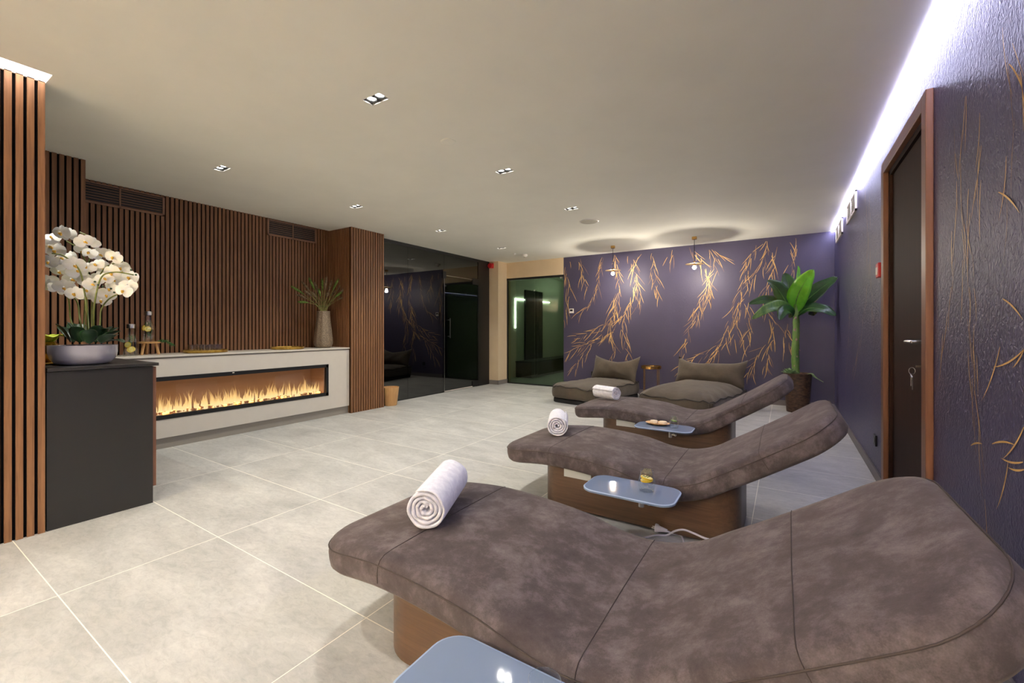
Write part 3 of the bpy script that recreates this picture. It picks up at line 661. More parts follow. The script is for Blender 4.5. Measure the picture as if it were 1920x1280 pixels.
Y0, Y1 = 2.34, 3.115; YM = (Y0 + Y1) / 2; HWd = (Y1 - Y0) / 2; CR = .19
def outl(ins, long_=70):
    s0, s1, v = ins, SL - ins, HWd - ins; r = max(.01, CR - ins); pts = []
    def side(va, sa, sb): return [(sa + (sb - sa) * k / long_, va) for k in range(1, long_)]
    arc = lambda cs, cv, a: [(cs + r * math.cos(a + PI / 2 * k / 10), cv + r * math.sin(a + PI / 2 * k / 10)) for k in range(11)]
    pts += arc(s1 - r, v - r, 0); pts += side(v, s1 - r, s0 + r); pts += arc(s0 + r, v - r, PI / 2)
    pts += [(s0, v - r - (2 * v - 2 * r) * k / 8) for k in range(1, 8)]
    pts += arc(s0 + r, -v + r, PI); pts += side(-v, s0 + r, s1 - r); pts += arc(s1 - r, -v + r, 1.5 * PI)
    pts += [(s1, -v + r + (2 * v - 2 * r) * k / 8) for k in range(1, 8)]
    return pts
def at(s, v, h): p, n = pc(s); return Vector((p.x + n.x * h, YM + v, p.z + n.z * h))
def lounger(label, plate=True):
    t = thing('wave_lounger', label, 'lounger', (LX, LY, 0), 'wave loungers along the right wall')
    b = MB(); rs = []
    bo = outl(.05)
    for k in (6, 4, 2):
        f = k / 6; rs.append([at(s + (max(HWd, min(SL - HWd, s)) - s) * f, v * (1 - f), -TK) for s, v in bo])
    for ins, h in ((.05, -TK), (.018, -TK + .004), (.004, -TK + .02), (0, -TK + .045), (0, -.05), (.003, -.030), (.012, -.014), (.03, -.004), (.06, 0)):
        rs.append([at(s, v, h) for s, v in outl(ins)])
    base = outl(.06); sk0, sk1 = HWd, SL - HWd
    for k in range(1, 7):
        f = k / 6; rs.append([at(s + (max(sk0, min(sk1, s)) - s) * f, v * (1 - f), .004 * f) for s, v in base])
    b.rings(rs, False, False)
    cu = b.build('cushion', 'suede', t, smooth=True, auto=False)
    bm = bmesh.new(); bm.from_mesh(cu.data); bmesh.ops.remove_doubles(bm, verts=bm.verts, dist=.0005); bmesh.ops.recalc_face_normals(bm, faces=bm.faces); bm.to_mesh(cu.data); bm.free()
    b = MB(); b.tube([at(s, v, -.026) for s, v in outl(.0022)], .0021, 6, 0, True)
    for xx in (-1.24, -.56, -.13):
        s = s_at(xx); tw = .0013
        b.tube([at(s, v, h) for v, h in [(-HWd - .0, -TK + .03), (-HWd - .0005, -.05), (-HWd + .003, -.028), (-HWd + .012, -.013), (-HWd + .03, -.003), (-HWd + .06, .0005)] + [(-HWd + .06 + (2 * HWd - .12) * k / 12, .0005 + .004 * min(1, min(k, 12 - k) / 5)) for k in range(13)] + [(HWd - .03, -.003), (HWd - .003, -.028), (HWd, -.05)]], tw, 6)
    b.build('seam', 'seam', cu, smooth=True)
    # plinth
    x0, x1, y0, y1 = -1.33, -.195, 2.416, 3.035; pts = rrect(x0, x1, y0, y1, .15, 10); P2 = []
    for i in range(len(pts)):
        a = Vector(pts[i]); c = Vector(pts[(i + 1) % len(pts)]); n = max(1, int((c - a).length / .05))
        P2 += [tuple(a.lerp(c, k / n)) for k in range(n)]
    def und(x): s = s_at(x + .03); return at(s, 0, -TK + .03).z
    b = MB(); b.rings([[(x, y, .014) for x, y in P2], [(x, y, und(x)) for x, y in P2]], True, False); bs_ = b.build('plinth', 'lbase', t, smooth=True)
    b = MB()
    b.rings([[(x0 + .1 + .02 * math.cos(a), y0 + .06 + .02 * math.sin(a), z) for a in [k * PI / 6 for k in range(12)]] for z in (0, .016)])
    b.build('foot', 'whitep', bs_)
    for fx, fy in ((x1 - .12, y0 + .06), (x0 + .1, y1 - .08), (x1 - .12, y1 - .08)):
        MB().lathe([(.02, 0), (.02, .016)], (fx, fy, 0), 12).build('foot', 'whitep', bs_)
    if plate: MB().box(-1.155, -.978, y0 - .004, y0 + .002, .205, .272).build('label_plate', 'plate', bs_, bevel=.001)
    # swivel glass shelf
    sh = rrect(-.895, -.435, 2.045, 2.315, .075, 8); b = MB(); n = len(sh)
    b.rings([[(x, y, z) for x, y in sh] for z in (.288, .296)], True, False, 0)
    ins = rrect(-.888, -.442, 2.052, 2.308, .069, 8)
    b.rings([[(x, y, .296) for x, y in sh], [(x, y, .2985) for x, y in ins]], False, False, 1); b.add([(x, y, .2985) for x, y in ins], [tuple(range(n))], 0)
    s_ = b.build('glass_shelf', ['frost', 'frostedge'], t)
    b = MB(); b.cyl((-.62, 2.2, .21), (-.62, 2.2, .289), .014, 16); b.cyl((-.62, 2.2, .225), (-.62, 2.42, .225), .011, 12); b.cyl((-.585, 2.2, .235), (-.62, 2.2, .235), .008, 12); b.sphere((-.582, 2.2, .235), .012, 12, 8); b.cyl((-.62, 2.2, .282), (-.62, 2.2, .288), .04, 20)
    b.build('shelf_bracket', 'chrome', s_, smooth=True)
    return t
OFF = {1: (.125, -1.41), 2: (0, 0), 3: (-.19, 1.53)}
proto = lounger('brown suede wave lounger in the middle of the row, lemon glass on its shelf')
l1 = clone(proto, (LX + OFF[1][0], LY + OFF[1][1], 0), 'nearest and largest brown suede wave lounger, cropped by the bottom of the photo')
l3 = clone(proto, (LX + OFF[3][0], LY + OFF[3][1], 0), 'farthest brown suede wave lounger, just in front of the bean loungers')
for l in (l1,):
    for ch in l.children:
        for g in list(ch.children):
            if g.name.startswith('label_plate'): bpy.data.objects.remove(g)

# towels
def towel(p0, p1, R, label, turns=4.2, seed=0):
    p0, p1 = Vector(p0), Vector(p1); ax = (p1 - p0).normalized(); L_ = (p1 - p0).length; rg = random.Random(seed)
    up = Vector((0, 0, 1)); sd = ax.cross(up).normalized(); up = sd.cross(ax); th = R / (turns + 1.0)
    N = 150; ph = rg.uniform(0, 6); A = 2 * PI * turns; outer = []; inner = []
    for k in range(N + 1):
        u = k / N; a = ph + A * u; r = th * .6 + (R - th * .42 - th * .6) * u
        r *= 1 + .05 * math.sin(a * 2 + 1 + seed) * (1 - u) + .05 * math.sin(3 * a + seed) * (1 - u)
        hw_ = th * .41 * min(1, 2.5 * (1 - u) ** .5 + .15)
        outer.append((r + hw_, a)); inner.append((r - hw_, a))
    loop = outer + inner[::-1]; b = MB(); rs = []
    ends = [(0, .72), (.004, .9), (.012, 1.0)]
    def mk(t_, k_, rag):
        out = []
        for i, (r, a) in enumerate(loop):
            mid = (outer[i][0] + inner[i][0]) / 2 if i <= N else (outer[2 * N + 1 - i][0] + inner[2 * N + 1 - i][0]) / 2
            rr = mid + (r - mid) * k_; q = math.sin(a * 5.3 + seed) * .003 * rag + (R - rr) * .10 * rag
            out.append(p0 + ax * (t_ + q) + sd * rr * math.cos(a) + up * rr * math.sin(a) * .97)
        return out
    rs.append(mk(0, .7, 1)); rs.append(mk(.004, .92, 1)); rs.append(mk(.014, 1, .9))
    for k in range(1, 8): rs.append(mk(.014 + (L_ - .028) * k / 8, 1, .0 if 1 < k < 7 else .4 * (1 if k < 4 else -1)))
    rs.append(mk(L_ - .014, 1, -.9)); rs.append(mk(L_ - .004, .92, -1)); rs.append(mk(L_, .7, -1))
    b.rings(rs, False, False)
    o0 = len(b.v) - len(rs) * len(loop); n = len(loop)
    for base_, flip in ((o0, 0), (o0 + (len(rs) - 1) * n, 1)):
        for i in range(N): b.f.append((base_ + i, base_ + i + 1, base_ + n - 2 - i, base_ + n - 1 - i)); b.m.append(0)
    o = b.build('rolled_towel', 'towel', None, smooth=True, loc=tuple((p0 + p1) / 2), auto=False)
    return tag(o, label, 'towel', 'rolled towels on the loungers')
def put(px0, px1, z, R, label, seed, zz=None): towel(onZ(*px0, z), onZ(*px1, z if zz is None else zz), R, label, seed=seed)
zt = lambda x: at(s_at(x), 0, 0).z
towel((-1.10, 1.14, .380 + .079), (-1.24, 1.45, .385 + .081), .082, 'largest rolled white towel, on the nearest lounger', seed=1)
towel((-1.31, 2.63, .378 + .075), (-1.45, 2.93, .375 + .075), .077, 'rolled white towel on the middle lounger, its coiled end to the camera', seed=2)
towel((-1.46, 4.28, .378 + .070), (-1.72, 4.40, .374 + .070), .074, 'smallest rolled white towel, on the farthest lounger', seed=3)

# tumblers
def tumbler(c, label, fill=.5, lemon=True, cuc=False, s=1.0):
    x, y, z = c; t = thing('water_glass', label, 'glass', c, 'glasses of water on the lounger shelves')
    pr = [(0, 0), (.030, 0), (.036, .004), (.042, .03), (.042, .05), (.037, .085), (.034, .104), (.0325, .1045), (.0325, .103)]
    MB().lathe([(r * s, q * s) for r, q in pr], c, 40, cap0=False, cap1=False).build('glass_body', 'glass', t, smooth=True)
    h = .062 * s
    MB().lathe([(0.0405 * s, h), (0, h)], c, 40, cap0=False, cap1=False).build('water', 'water', t, smooth=True)
    if lemon:
        for k, (dz, tl) in enumerate(((.000, .18), (-.011, -.12))):
            b = MB(); nv = (tl, tl * .6, 1); b.disc((x, y, z + h + .004 + dz), .030 * s, nv, 28, 1, .006); b.disc((x, y, z + h + .004 + dz), .026 * s, nv, 28, 0, .0068); b.build('lemon_slice', ['lemon', 'rind'], t)
    if cuc:
        b = MB(); b.disc((x, y, z + h + .004), .026 * s, (.2, .1, 1), 24, 0, .006); b.build('cucumber_slice', 'lime', t)
    b = MB()
    for k in range(3): b.tube([(x - .02 + .013 * k, y - .012, z + h + .011), (x - .012 + .013 * k, y + .004, z + h + .012)], .0018, 6)
    if lemon: b.build('herb_sprig', 'herb', t)
    return t
tumbler((-.59, 2.19, .2985), 'glass of water with lemon slices on the middle lounger shelf')
tumbler((-.775, 3.70, .2985), 'small glass of water with a cucumber slice on the far lounger shelf', lemon=False, cuc=True, s=.9)
_g = onZ(1021, 1274, .2985 + .104)
tumbler((_g.x, _g.y, .2985), 'clear water glass cut by the bottom edge of the photo on the nearest shelf', lemon=False)
t = thing('oval_plate', 'small pale wooden plate on the farthest lounger shelf', 'plate', (-.92, 3.76, .2985))
b = MB(); b.rings([[(-.92 + rx * math.cos(a), 3.76 + ry * math.sin(a), .2985 + z) for a in [k * PI / 16 for k in range(32)]] for rx, ry, z in ((.05, .035, 0), (.085, .062, .010), (.102, .072, .016), (.098, .069, .017), (.05, .036, .008))]); b.build('dish', 'lightwoodx', t, smooth=True)
for k, (dx, lb) in enumerate(((-.03, 'pale round pastry on the wooden plate, left one'), (.045, 'pale round pastry on the wooden plate, right one'))):
    b = MB(); b.lathe([(.0, .004), (.03, .004), (.036, .012), (.030, .026), (.012, .03), (.006, .026), (0, .025)], (-.92 + dx, 3.755, .3045), 24, cap0=False, cap1=False)
    tag(b.build('pastry', noisy('pastry_%d' % k, lin(226, 204, 170), lin(240, 224, 196), nscale=20, rough=.8), None, smooth=True, loc=(-.92 + dx, 3.755, .305)), lb, 'pastry', 'pastries on the plate')

# white cable with plug on the floor between the first two loungers
t = thing('power_cable', 'white power cable with plug lying beside the middle lounger', 'cable', (-.45, 2.35, 0))
pts = [onZ(1200, 1010, .006), onZ(1216, 1006, .006), onZ(1232, 1003, .006), onZ(1250, 1003, .008), onY(1266, 995, 2.38), onY(1282, 993, 2.385), onY(1302, 1000, 2.385), onY(1330, 1011, 2.39), onZ(1375, 1016, .006)]
MB().tube([tuple(p) for p in spline(pts, 8)], .0052, 8).build('flex', 'cable', t, smooth=True)
pts = [onY(1250, 995, 2.383), onZ(1262, 1000, .01), onZ(1276, 1003, .006), onZ(1282, 1018, .006), onZ(1284, 1032, .006)]
MB().tube([tuple(p) for p in spline(pts, 8)], .0052, 8).build('flex', 'cable', t, smooth=True)
a, c = onY(1229, 989, 2.385), onY(1251, 995, 2.383); d = (c - a).normalized(); pl = MB()
pl.tube([a, a + d * .012, a + d * .020, a + d * .034, c], [.022, .022, .016, .013, .008], 14); po = pl.build('plug', 'cable', t, smooth=True)
sd = d.cross(Vector((0, 0, 1))).normalized(); b = MB()
for s in (-1, 1): b.tube([a + sd * .0095 * s, a + sd * .0095 * s - d * .018], .0024, 8)
b.build('pin', 'chrome', po)

# ------------------------------------------------------------------ bean loungers
def pouf(cx, cy, rot, W, L_, H, dome, label, seed):
    t = thing('bean_lounger', label, 'bean bag lounger', (cx, cy, 0), 'bean loungers under the pendants'); t.rotation_euler = (0, 0, rot); rg = random.Random(seed)
    def out(ins):
        pts = rrect(-W / 2 + ins, W / 2 - ins, -L_ / 2 + ins, L_ / 2 - ins, max(.02, .13 - ins), 6); P2 = []
        for i in range(len(pts)):
            a = Vector(pts[i]); c = Vector(pts[(i + 1) % len(pts)]); n = max(1, int(round((c - a).length / .09)))
            P2 += [tuple(a.lerp(c, k / n)) for k in range(n)]
        return P2
    o0 = out(0); N = len(o0)
    wv = [.012 * math.sin(i * 1.9 + seed) + .008 * math.sin(i * .7) for i in range(N)]
    def R_(f, z, bul=0, wz=0): return [(cx + x * f * (1 + bul), cy + y * f * (1 + bul), z + wv[i] * wz) for i, (x, y) in enumerate(o0)]
    b = MB(); b.rings([R_(.95, .0), R_(.965, .008), R_(.965, .055), R_(.95, .06)]); b.build('base', 'poufd', t, smooth=True)
    b = MB(); b.rings([R_(.95, .055), R_(.99, .075, .0, .3), R_(1.0, .15, .012, .3), R_(.995, H - .015, .0, 1), R_(.98, H, 0, 1), R_(.93, H + .025 + dome * .1, 0, .8), R_(.8, H + .03 + dome * .42, 0, .4), R_(.6, H + .03 + dome * .78), R_(.35, H + .03 + dome), R_(.12, H + .03 + dome * 1.05)])
    bd = b.build('body', 'pouf', t, smooth=True, subsurf=1, auto=False)
    b = MB(); b.tube(R_(.992, H + .003, 0, 1), .006, 6, 0, True); b.build('piping', 'pipe', bd, smooth=True)
    # pleats at the front corners
    b = MB()
    for s in (1,):
        for k in range(3): b.tube([(cx + s * W / 2 * .93 + .012 * k, cy - L_ / 2 * .97 + .02 * k, H - .01), (cx + s * W / 2 * .95 + .016 * k, cy - L_ / 2 * .985 + .03 * k, H - .11)], [.012, .003], 8)
    b.build('pleat', 'pouf', bd, smooth=True)
    # back pillow
    b = MB(); nu, nv = 22, 14; hw_, hh = W / 2 * 1.0, .20; top = []; 
    def PV(u, v, sg):
        e = (1 - abs(u) ** 3.2) * (1 - abs(v) ** 3.0); thk = .115 * max(0, e) ** .55 * sg
        ear = .05 * (abs(u) ** 4) * (1 if v > 0 else .2) * max(0, v) ** 2
        wr = .006 * math.sin(u * 9 + v * 4 + seed) * (1 - v * v)
        px_, pz = u * hw_ * (1 - .05 * (1 - abs(v)) * abs(u)), (v * hh) * (1 - .24 * (1 - u * u) - .06 * math.sin(u * 4 + seed)) + ear + .0 * u
        yy = thk + wr * sg; tl = math.radians(22)
        return (cx + px_, cy + L_ / 2 - .16 + pz * math.sin(tl) + yy * math.cos(tl), H + .03 + dome * .35 + hh * .72 + pz * math.cos(tl) - yy * math.sin(tl))
    for sg in (-1, 1):
        vs_ = [PV(-1 + 2 * i / nu, -1 + 2 * j / nv, sg) for j in range(nv + 1) for i in range(nu + 1)]
        b.add(vs_, [(j * (nu + 1) + i, j * (nu + 1) + i + 1, (j + 1) * (nu + 1) + i + 1, (j + 1) * (nu + 1) + i) for j in range(nv) for i in range(nu)])
    pi_ = b.build('back_pillow', 'pouf', t, smooth=True, auto=False)
    bm = bmesh.new(); bm.from_mesh(pi_.data); bmesh.ops.remove_doubles(bm, verts=bm.verts, dist=.0008); bmesh.ops.recalc_face_normals(bm, faces=bm.faces); bm.to_mesh(pi_.data); bm.free()
    return t
pouf(-2.52, 6.46, -.20, .84, 1.38, .24, .03, 'left taupe bean lounger with back pillow beside the passage glass', 1)
pouf(-1.06, 6.30, -.22, .98, 1.42, .24, .12, 'right taupe bean lounger, plumper, between the brass table and the potted plant', 4)

# brass side table
t = thing('side_table', 'small round brass side table with thin legs between the bean loungers', 'table', (-1.81, 6.98, 0))
TX, TY, TZ, TR = -1.81, 6.98, .51, .155
MB().lathe([(0, TZ - .008), (TR - .004, TZ - .008), (TR - .004, TZ - .003), (0, TZ - .003)], (TX, TY, 0), 40, cap0=False, cap1=False).build('table_top', 'dark', t)
MB().lathe([(TR - .004, TZ - .03), (TR, TZ - .03), (TR, TZ + .012), (TR - .004, TZ + .012), (TR - .004, TZ - .03)], (TX, TY, 0), 40, cap0=False, cap1=False).build('rim', 'brass', t, smooth=True)
for k in range(4):
    a = PI / 4 + k * PI / 2 + .35; MB().cyl((TX + (TR - .006) * math.cos(a), TY + (TR - .006) * math.sin(a), .008), (TX + (TR - .006) * math.cos(a), TY + (TR - .006) * math.sin(a), TZ - .02), .0055, 10).build('leg', 'brass', t, smooth=True)
MB().tube([(TX + (TR - .006) * math.cos(k * PI / 16), TY + (TR - .006) * math.sin(k * PI / 16), .008) for k in range(32)], .006, 8, 0, True).build('foot_ring', 'brass', t, smooth=True)

# ------------------------------------------------------------------ banana plant
PX, PY = .135, 6.93
t = thing('potted_banana_plant', 'tall potted banana plant with broad green leaves in the far right corner', 'plant', (PX, PY, 0))
pt = MB().lathe([(0, 0), (.125, 0), (.128, .01), (.162, .5), (.165, .52), (.152, .52), (.146, .46), (0, .46)], (PX, PY, 0), 40, cap0=False, cap1=False).build('pot', 'planter', t, smooth=True)
MB().lathe([(.15, .46), (.148, .5), (.06, .512), (0, .515)], (PX, PY, 0), 30, cap0=False, cap1=False).build('bark_chips', 'bark', t)
tp = [(PX - .02, PY, .48), (PX - .025, PY, .8), (PX - .015, PY, 1.1), (PX - .015, PY, 1.34), (PX - .015, PY, 1.5)]
tk = MB().tube([tuple(p) for p in spline(tp, 8)], [.048 - .016 * k / 32 + .003 * math.sin(k * 1.4) for k in range(33)], 16).build('trunk', 'trunk', t, smooth=True)
b = MB()
for k, (z, a) in enumerate(((.62, -1.9), (.74, -1.2), (.88, -2.0), (.97, -1.3), (1.1, -1.8), (1.26, -1.6))):
    b.sphere((PX - .022 + .034 * math.cos(a), PY + .034 * math.sin(a), z), (.014, .012, .022), 10, 6)
b.build('trunk_scar', 'scar', tk, smooth=True)
def leaf(parent, pts, W, mt, name='leaf', fold=.25, n=14, wav=.0, nrm=Vector((0, -.6, .8)), prof_=None, m=3):
    P = spline(pts, 6); N = len(P); b = MB(); rows = []
    for i, p in enumerate(P):
        u = i / (N - 1); tt = (P[min(i + 1, N - 1)] - P[max(i - 1, 0)]).normalized(); sd = tt.cross(nrm)
        sd = sd.normalized() if sd.length > 1e-4 else Vector((1, 0, 0)); up = sd.cross(tt).normalized()
        wd = W * .5 * (math.sin(PI * min(1, max(0, (u - .06)) / .94) ** .75) ** .75 if u > .06 else 0) + .004
        if u > .995: wd = .002
        rows.append([p + sd * wd * k / m + up * (wd * fold * abs(k / m) + wav * math.sin(u * 25 + k) * abs(k / m)) for k in range(-m, m + 1)])
    q = 2 * m + 1; b.add([v for r in rows for v in r], [(i * q + k, i * q + k + 1, (i + 1) * q + k + 1, (i + 1) * q + k) for i in range(N - 1) for k in range(q - 1)])
    o = b.build(name, mt, parent, smooth=True, auto=False)
    sm = o.modifiers.new('solid', 'SOLIDIFY'); sm.thickness = .0016
    rb = MB(); rb.tube([tuple(p) for p in P], [max(.0015, .008 * W / .2 * (1 - i / N)) for i in range(N)], 6); 
    return o, rb
def W3(px, py, y): return onY(px, py, y)
def bleaf(pp, W, mt, nrm, fold=.2):
    o, rb = leaf(t, [W3(*p) for p in pp], W, mt, fold=fold, nrm=nrm, wav=.005); rb.build('midrib', 'trunk' if mt == 'banana' else 'herb', o, smooth=True)
F_ = Vector((0, -1, .1)); U_ = Vector((0, -.35, 1))
bleaf([(1489, 585, 6.93), (1490, 545, 6.95), (1496, 498, 6.97)], .085, 'bananab', Vector((.8, -.6, 0)), 1.2)
bleaf([(1490, 590, 6.93), (1494, 560, 6.88), (1508, 530, 6.8), (1526, 505, 6.74)], .25, 'bananab', F_ + Vector((-.3, 0, 0)), .12)
bleaf([(1492, 592, 6.93), (1510, 566, 6.93), (1540, 540, 6.92), (1571, 519, 6.9)], .22, 'banana', Vector((-.2, -1, .5)), .25)
bleaf([(1490, 592, 6.93), (1470, 560, 6.9), (1455, 538, 6.86), (1438, 526, 6.8)], .22, 'banana', Vector((.3, -1, .6)), .25)
bleaf([(1489, 592, 6.93), (1465, 572, 6.88), (1435, 563, 6.8), (1404, 570, 6.74)], .19, 'banana', Vector((.1, -.8, .7)), .2)
bleaf([(1490, 594, 6.93), (1468, 574, 6.8), (1440, 578, 6.66), (1410, 598, 6.6)], .15, 'trunk', Vector((.2, -1, .35)), .2)
bleaf([(1492, 594, 6.93), (1515, 578, 6.8), (1545, 580, 6.7), (1567, 592, 6.66)], .16, 'banana', Vector((0, -.8, .7)), .15)
bleaf([(1491, 594, 6.93), (1508, 574, 7.0), (1522, 580, 7.1), (1528, 590, 7.2)], .2, 'banana', Vector((0, -1, .4)), .2)
bleaf([(1488, 594, 6.93), (1478, 560, 7.0), (1478, 530, 7.06), (1470, 512, 7.1)], .2, 'banana', F_, .2)
bleaf([(1488, 596, 6.9), (1478, 582, 6.75), (1468, 585, 6.65), (1462, 600, 6.6)], .16, 'banana', Vector((0, -1, .4)), .2)
bleaf([(1491, 590, 6.93), (1497, 552, 7.0), (1508, 538, 7.08)], .2, 'banana', F_, .2)
# succulent at the rim
su = thing('succulent', 'pale green succulent rosette at the left rim of the banana planter', 'plant', (PX - .10, PY - .09, .52))
rg = random.Random(9); cx, cy, cz = PX - .09, PY - .09, .505
for k in range(22):
    a = k * 2.4; q = k / 22; R = .115 - .075 * q; z1 = .02 + .07 * q
    leaf(su, [(cx, cy, cz), (cx + R * .55 * math.cos(a), cy + R * .55 * math.sin(a), cz + z1 * .6), (cx + R * math.cos(a), cy + R * math.sin(a), cz + z1)], .042 - .012 * q, 'succ', 'leaf', fold=.4, nrm=Vector((0, 0, 1)))
sg = thing('trailing_sprig', 'small feathery green sprig at the right rim of the banana planter', 'plant', (PX + .1, PY - .08, .52))
b = MB()
for k in range(5): b.tube([tuple(p) for p in spline([(PX + .09, PY - .08, .51), (PX + .16, PY - .1 + .02 * k, .53 - .01 * k), (PX + .2 + .02 * k, PY - .12 + .02 * k, .47 - .012 * k)], 5)], .004, 6)
b.build('stem', 'succ', sg, smooth=True)

# ------------------------------------------------------------------ wooden waste bin
BX, BY = -4.87, 4.345
t = thing('waste_bin', 'tapered pale wooden waste bin by the slatted column and dark glass', 'bin', (BX, BY, 0))
MB().lathe([(0, 0), (.088, 0), (.092, .004), (.122, .265), (.116, .265), (.086, .01), (0, .01)], (BX, BY, 0), 36, cap0=False, cap1=False).build('bin_body', 'lightwood', t, smooth=True)

# ------------------------------------------------------------------ things on the white unit
def carafe(c, label, lem, herb=True):
    x, y, z = c; t = thing('carafe', label, 'carafe', c, 'glass carafes of infused water')
    pr = [(0, 0), (.05, 0), (.054, .006), (.054, .12), (.050, .145), (.030, .185), (.027, .20), (.027, .255)]
    MB().lathe(pr, c, 36, cap0=False, cap1=False).build('glass_body', 'glass', t, smooth=True)
    MB().lathe([(0, .255), (.031, .25), (.0315, .285), (.030, .288), (0, .288)], c, 28, cap0=False, cap1=False).build('steel_cap', 'chrome', t, smooth=True)
    for dz, a in lem:
        b = MB(); n = (math.cos(a), math.sin(a), .15); q = (x + .036 * math.cos(a), y + .036 * math.sin(a), z + dz); b.disc(q, .026, n, 24, 1, .005); b.disc(q, .0225, n, 24, 0, .0062); b.build('lemon_slice', ['lemon', 'rind'], t)
    rg = random.Random(int(x * 100)); b = MB()
    for k in range(16):
        a = rg.uniform(0, 6.28); r = rg.uniform(.005, .03); zz = rg.uniform(.03, .16); b.tube([(x + r * math.cos(a), y + r * math.sin(a), z + zz), (x + r * 1.1 * math.cos(a + .5), y + r * 1.1 * math.sin(a + .5), z + zz + .035)], .003, 6)
    b.build('rosemary', 'herb', t)
    return t
ca = -.9
carafe((-5.07, 1.45, UT + .0005), 'glass carafe with lemon slices standing on the white unit beside the stool', [(.10, -.9), (.055, -.35), (.06, -.1)])
ST = (-5.12, 1.60)
t = thing('display_stool', 'miniature pale wooden stool on the white unit carrying a carafe', 'stool', (ST[0], ST[1], UT))
MB().lathe([(0, .108), (.088, .108), (.09, .112), (.09, .124), (0, .124)], (ST[0], ST[1], UT), 36, cap0=False, cap1=False).build('seat', 'lightwoodx', t, smooth=True)
for k in range(3):
    a = -1.1 + k * 2 * PI / 3; MB().cyl((ST[0] + .05 * math.cos(a), ST[1] + .05 * math.sin(a), UT + .11), (ST[0] + .075 * math.cos(a), ST[1] + .075 * math.sin(a), UT), .011, 12).build('leg', 'lightwood', t, smooth=True)
carafe((ST[0] - .02, ST[1] + .0, UT + .1245), 'glass carafe full of rosemary standing on the little wooden stool', [(.12, -.4), (.13, -2.4)])
b = MB(); rg = random.Random(2)
p = spline([(ST[0] + .05, ST[1] + .05, UT + .13), (ST[0] + .07, ST[1] + .10, UT + .135), (ST[0] + .08, ST[1] + .15, UT + .09)], 8)
for k in range(5): b.tube([tuple(v + Vector((.006 * k - .01, .008 * k, -.004 * k))) for v in p], .0018, 5)
for v in p:
    for _ in range(5):
        d = Vector((rg.uniform(-1, 1), rg.uniform(-.4, 1), rg.uniform(-1, .4))).normalized() * .028; b.tube([v, v + d], [.0026, .0008], 5)
tag(b.build('rosemary_sprig', 'herb', None, loc=tuple(p[0])), 'sprig of rosemary drooping over the edge of the little stool', 'herb')
def tray(x, y, R, label):
    t = thing('round_tray', label, 'tray', (x, y, UT), 'round gold trays on the white unit')
    MB().lathe([(0, 0), (R - .02, 0), (R - .004, .006), (R, .03), (R - .006, .03), (R - .012, .012), (0, .009)], (x, y, UT), 48, cap0=False, cap1=False).build('dish', 'goldtray', t, smooth=True)
tray(-5.085, 2.06, .195, 'larger round gold tray carrying upturned glasses on the white unit'); tray(-5.085, 2.93, .185, 'empty round gold tray nearest the vase on the white unit')
gl = None; k = 0
for i in range(-2, 3):
    for j in range(-2, 3):
        x, y = -5.085 + i * .072 + (j % 2) * .036, 2.06 + j * .063
        if (x + 5.085) ** 2 + (y - 2.06) ** 2 > .142 ** 2: continue
        lb = 'small upturned glass tumbler on the gold tray'
        if gl is None:
            gl = thing('glass_tumbler', lb, 'glass', (x, y, UT + .0095), 'upturned tumblers on the gold tray')
            MB().lathe([(.031, 0), (.033, .0), (.030, .075), (.0, .078)], (x, y, UT + .0095), 36, cap0=False, cap1=False, wob=.07).build('glass_body', 'cutglass', gl, smooth=True)
        else: clone(gl, (x, y, UT + .0095))
# vase with grasses
VX_, VY = -5.07, 3.40
t = thing('vase', 'tall speckled bronze vase at the right end of the white unit', 'vase', (VX_, VY, UT))
pr = [(0, 0), (.075, 0), (.10, .02), (.114, .06), (.112, .12), (.098, .24), (.084, .36), (.076, .45), (.078, .475), (.070, .475), (.068, .44), (0, .42)]
MB().lathe(pr, (VX_, VY, UT), 54, cap0=False, cap1=False, wob=.035).build('vase_body', 'vase', t, smooth=True)
def grasses(cx_, cy_, cz_, tips, label):
    t = thing('dried_grass_bunch', label, 'dried flowers', (cx_, cy_, cz_))
    for i, (px, py, dx) in enumerate(tips):
        tip = onX(px, py, VX_ + dx); b = MB(); base_ = Vector((cx_, cy_, cz_ - .1)); neck = Vector((cx_ + (tip.x - cx_) * .15, cy_ + (tip.y - cy_) * .18, cz_ + .05))
        P = spline([base_, neck, neck.lerp(tip, .55) + Vector((0, 0, .02)), tip], 6)
        st = MB().tube([tuple(q) for q in P], .0022, 6).build('stem', 'grass', t, smooth=True)
        b = MB(); rg = random.Random(i); n0 = len(P); q0 = int(n0 * .66); n1 = n0 - 1 - q0
        rr = [.0015 + .0125 * math.sin(PI * (.06 + .88 * (q - q0) / n1)) ** .8 for q in range(q0, n0)]
        b.tube([tuple(v) for v in P[q0:]], rr, 9)
        for q in range(q0, n0):
            d = (P[q] - P[q - 1]).normalized()
            for _ in range(16):
                o_ = Vector((rg.uniform(-1, 1), rg.uniform(-1, 1), rg.uniform(-1, 1))); o_ = (o_ - d * o_.dot(d)).normalized(); r_ = rr[q - q0]
                b.tube([P[q] + o_ * r_ * .7, P[q] + o_ * (r_ * 1.25 + .003) + d * .014], [.0018, .0005], 4)
        for q in range(int(n0 * .35), q0, 2):
            o_ = Vector((rg.uniform(-1, 1), rg.uniform(-1, 1), .4)).normalized(); b.tube([P[q], P[q] + o_ * .012, P[q] + o_ * .022 + Vector((0, 0, .01))], [.001, .0035, .0006], 5)
        b.build('plume', 'plumeg' if i % 3 == 0 else 'plume', st)
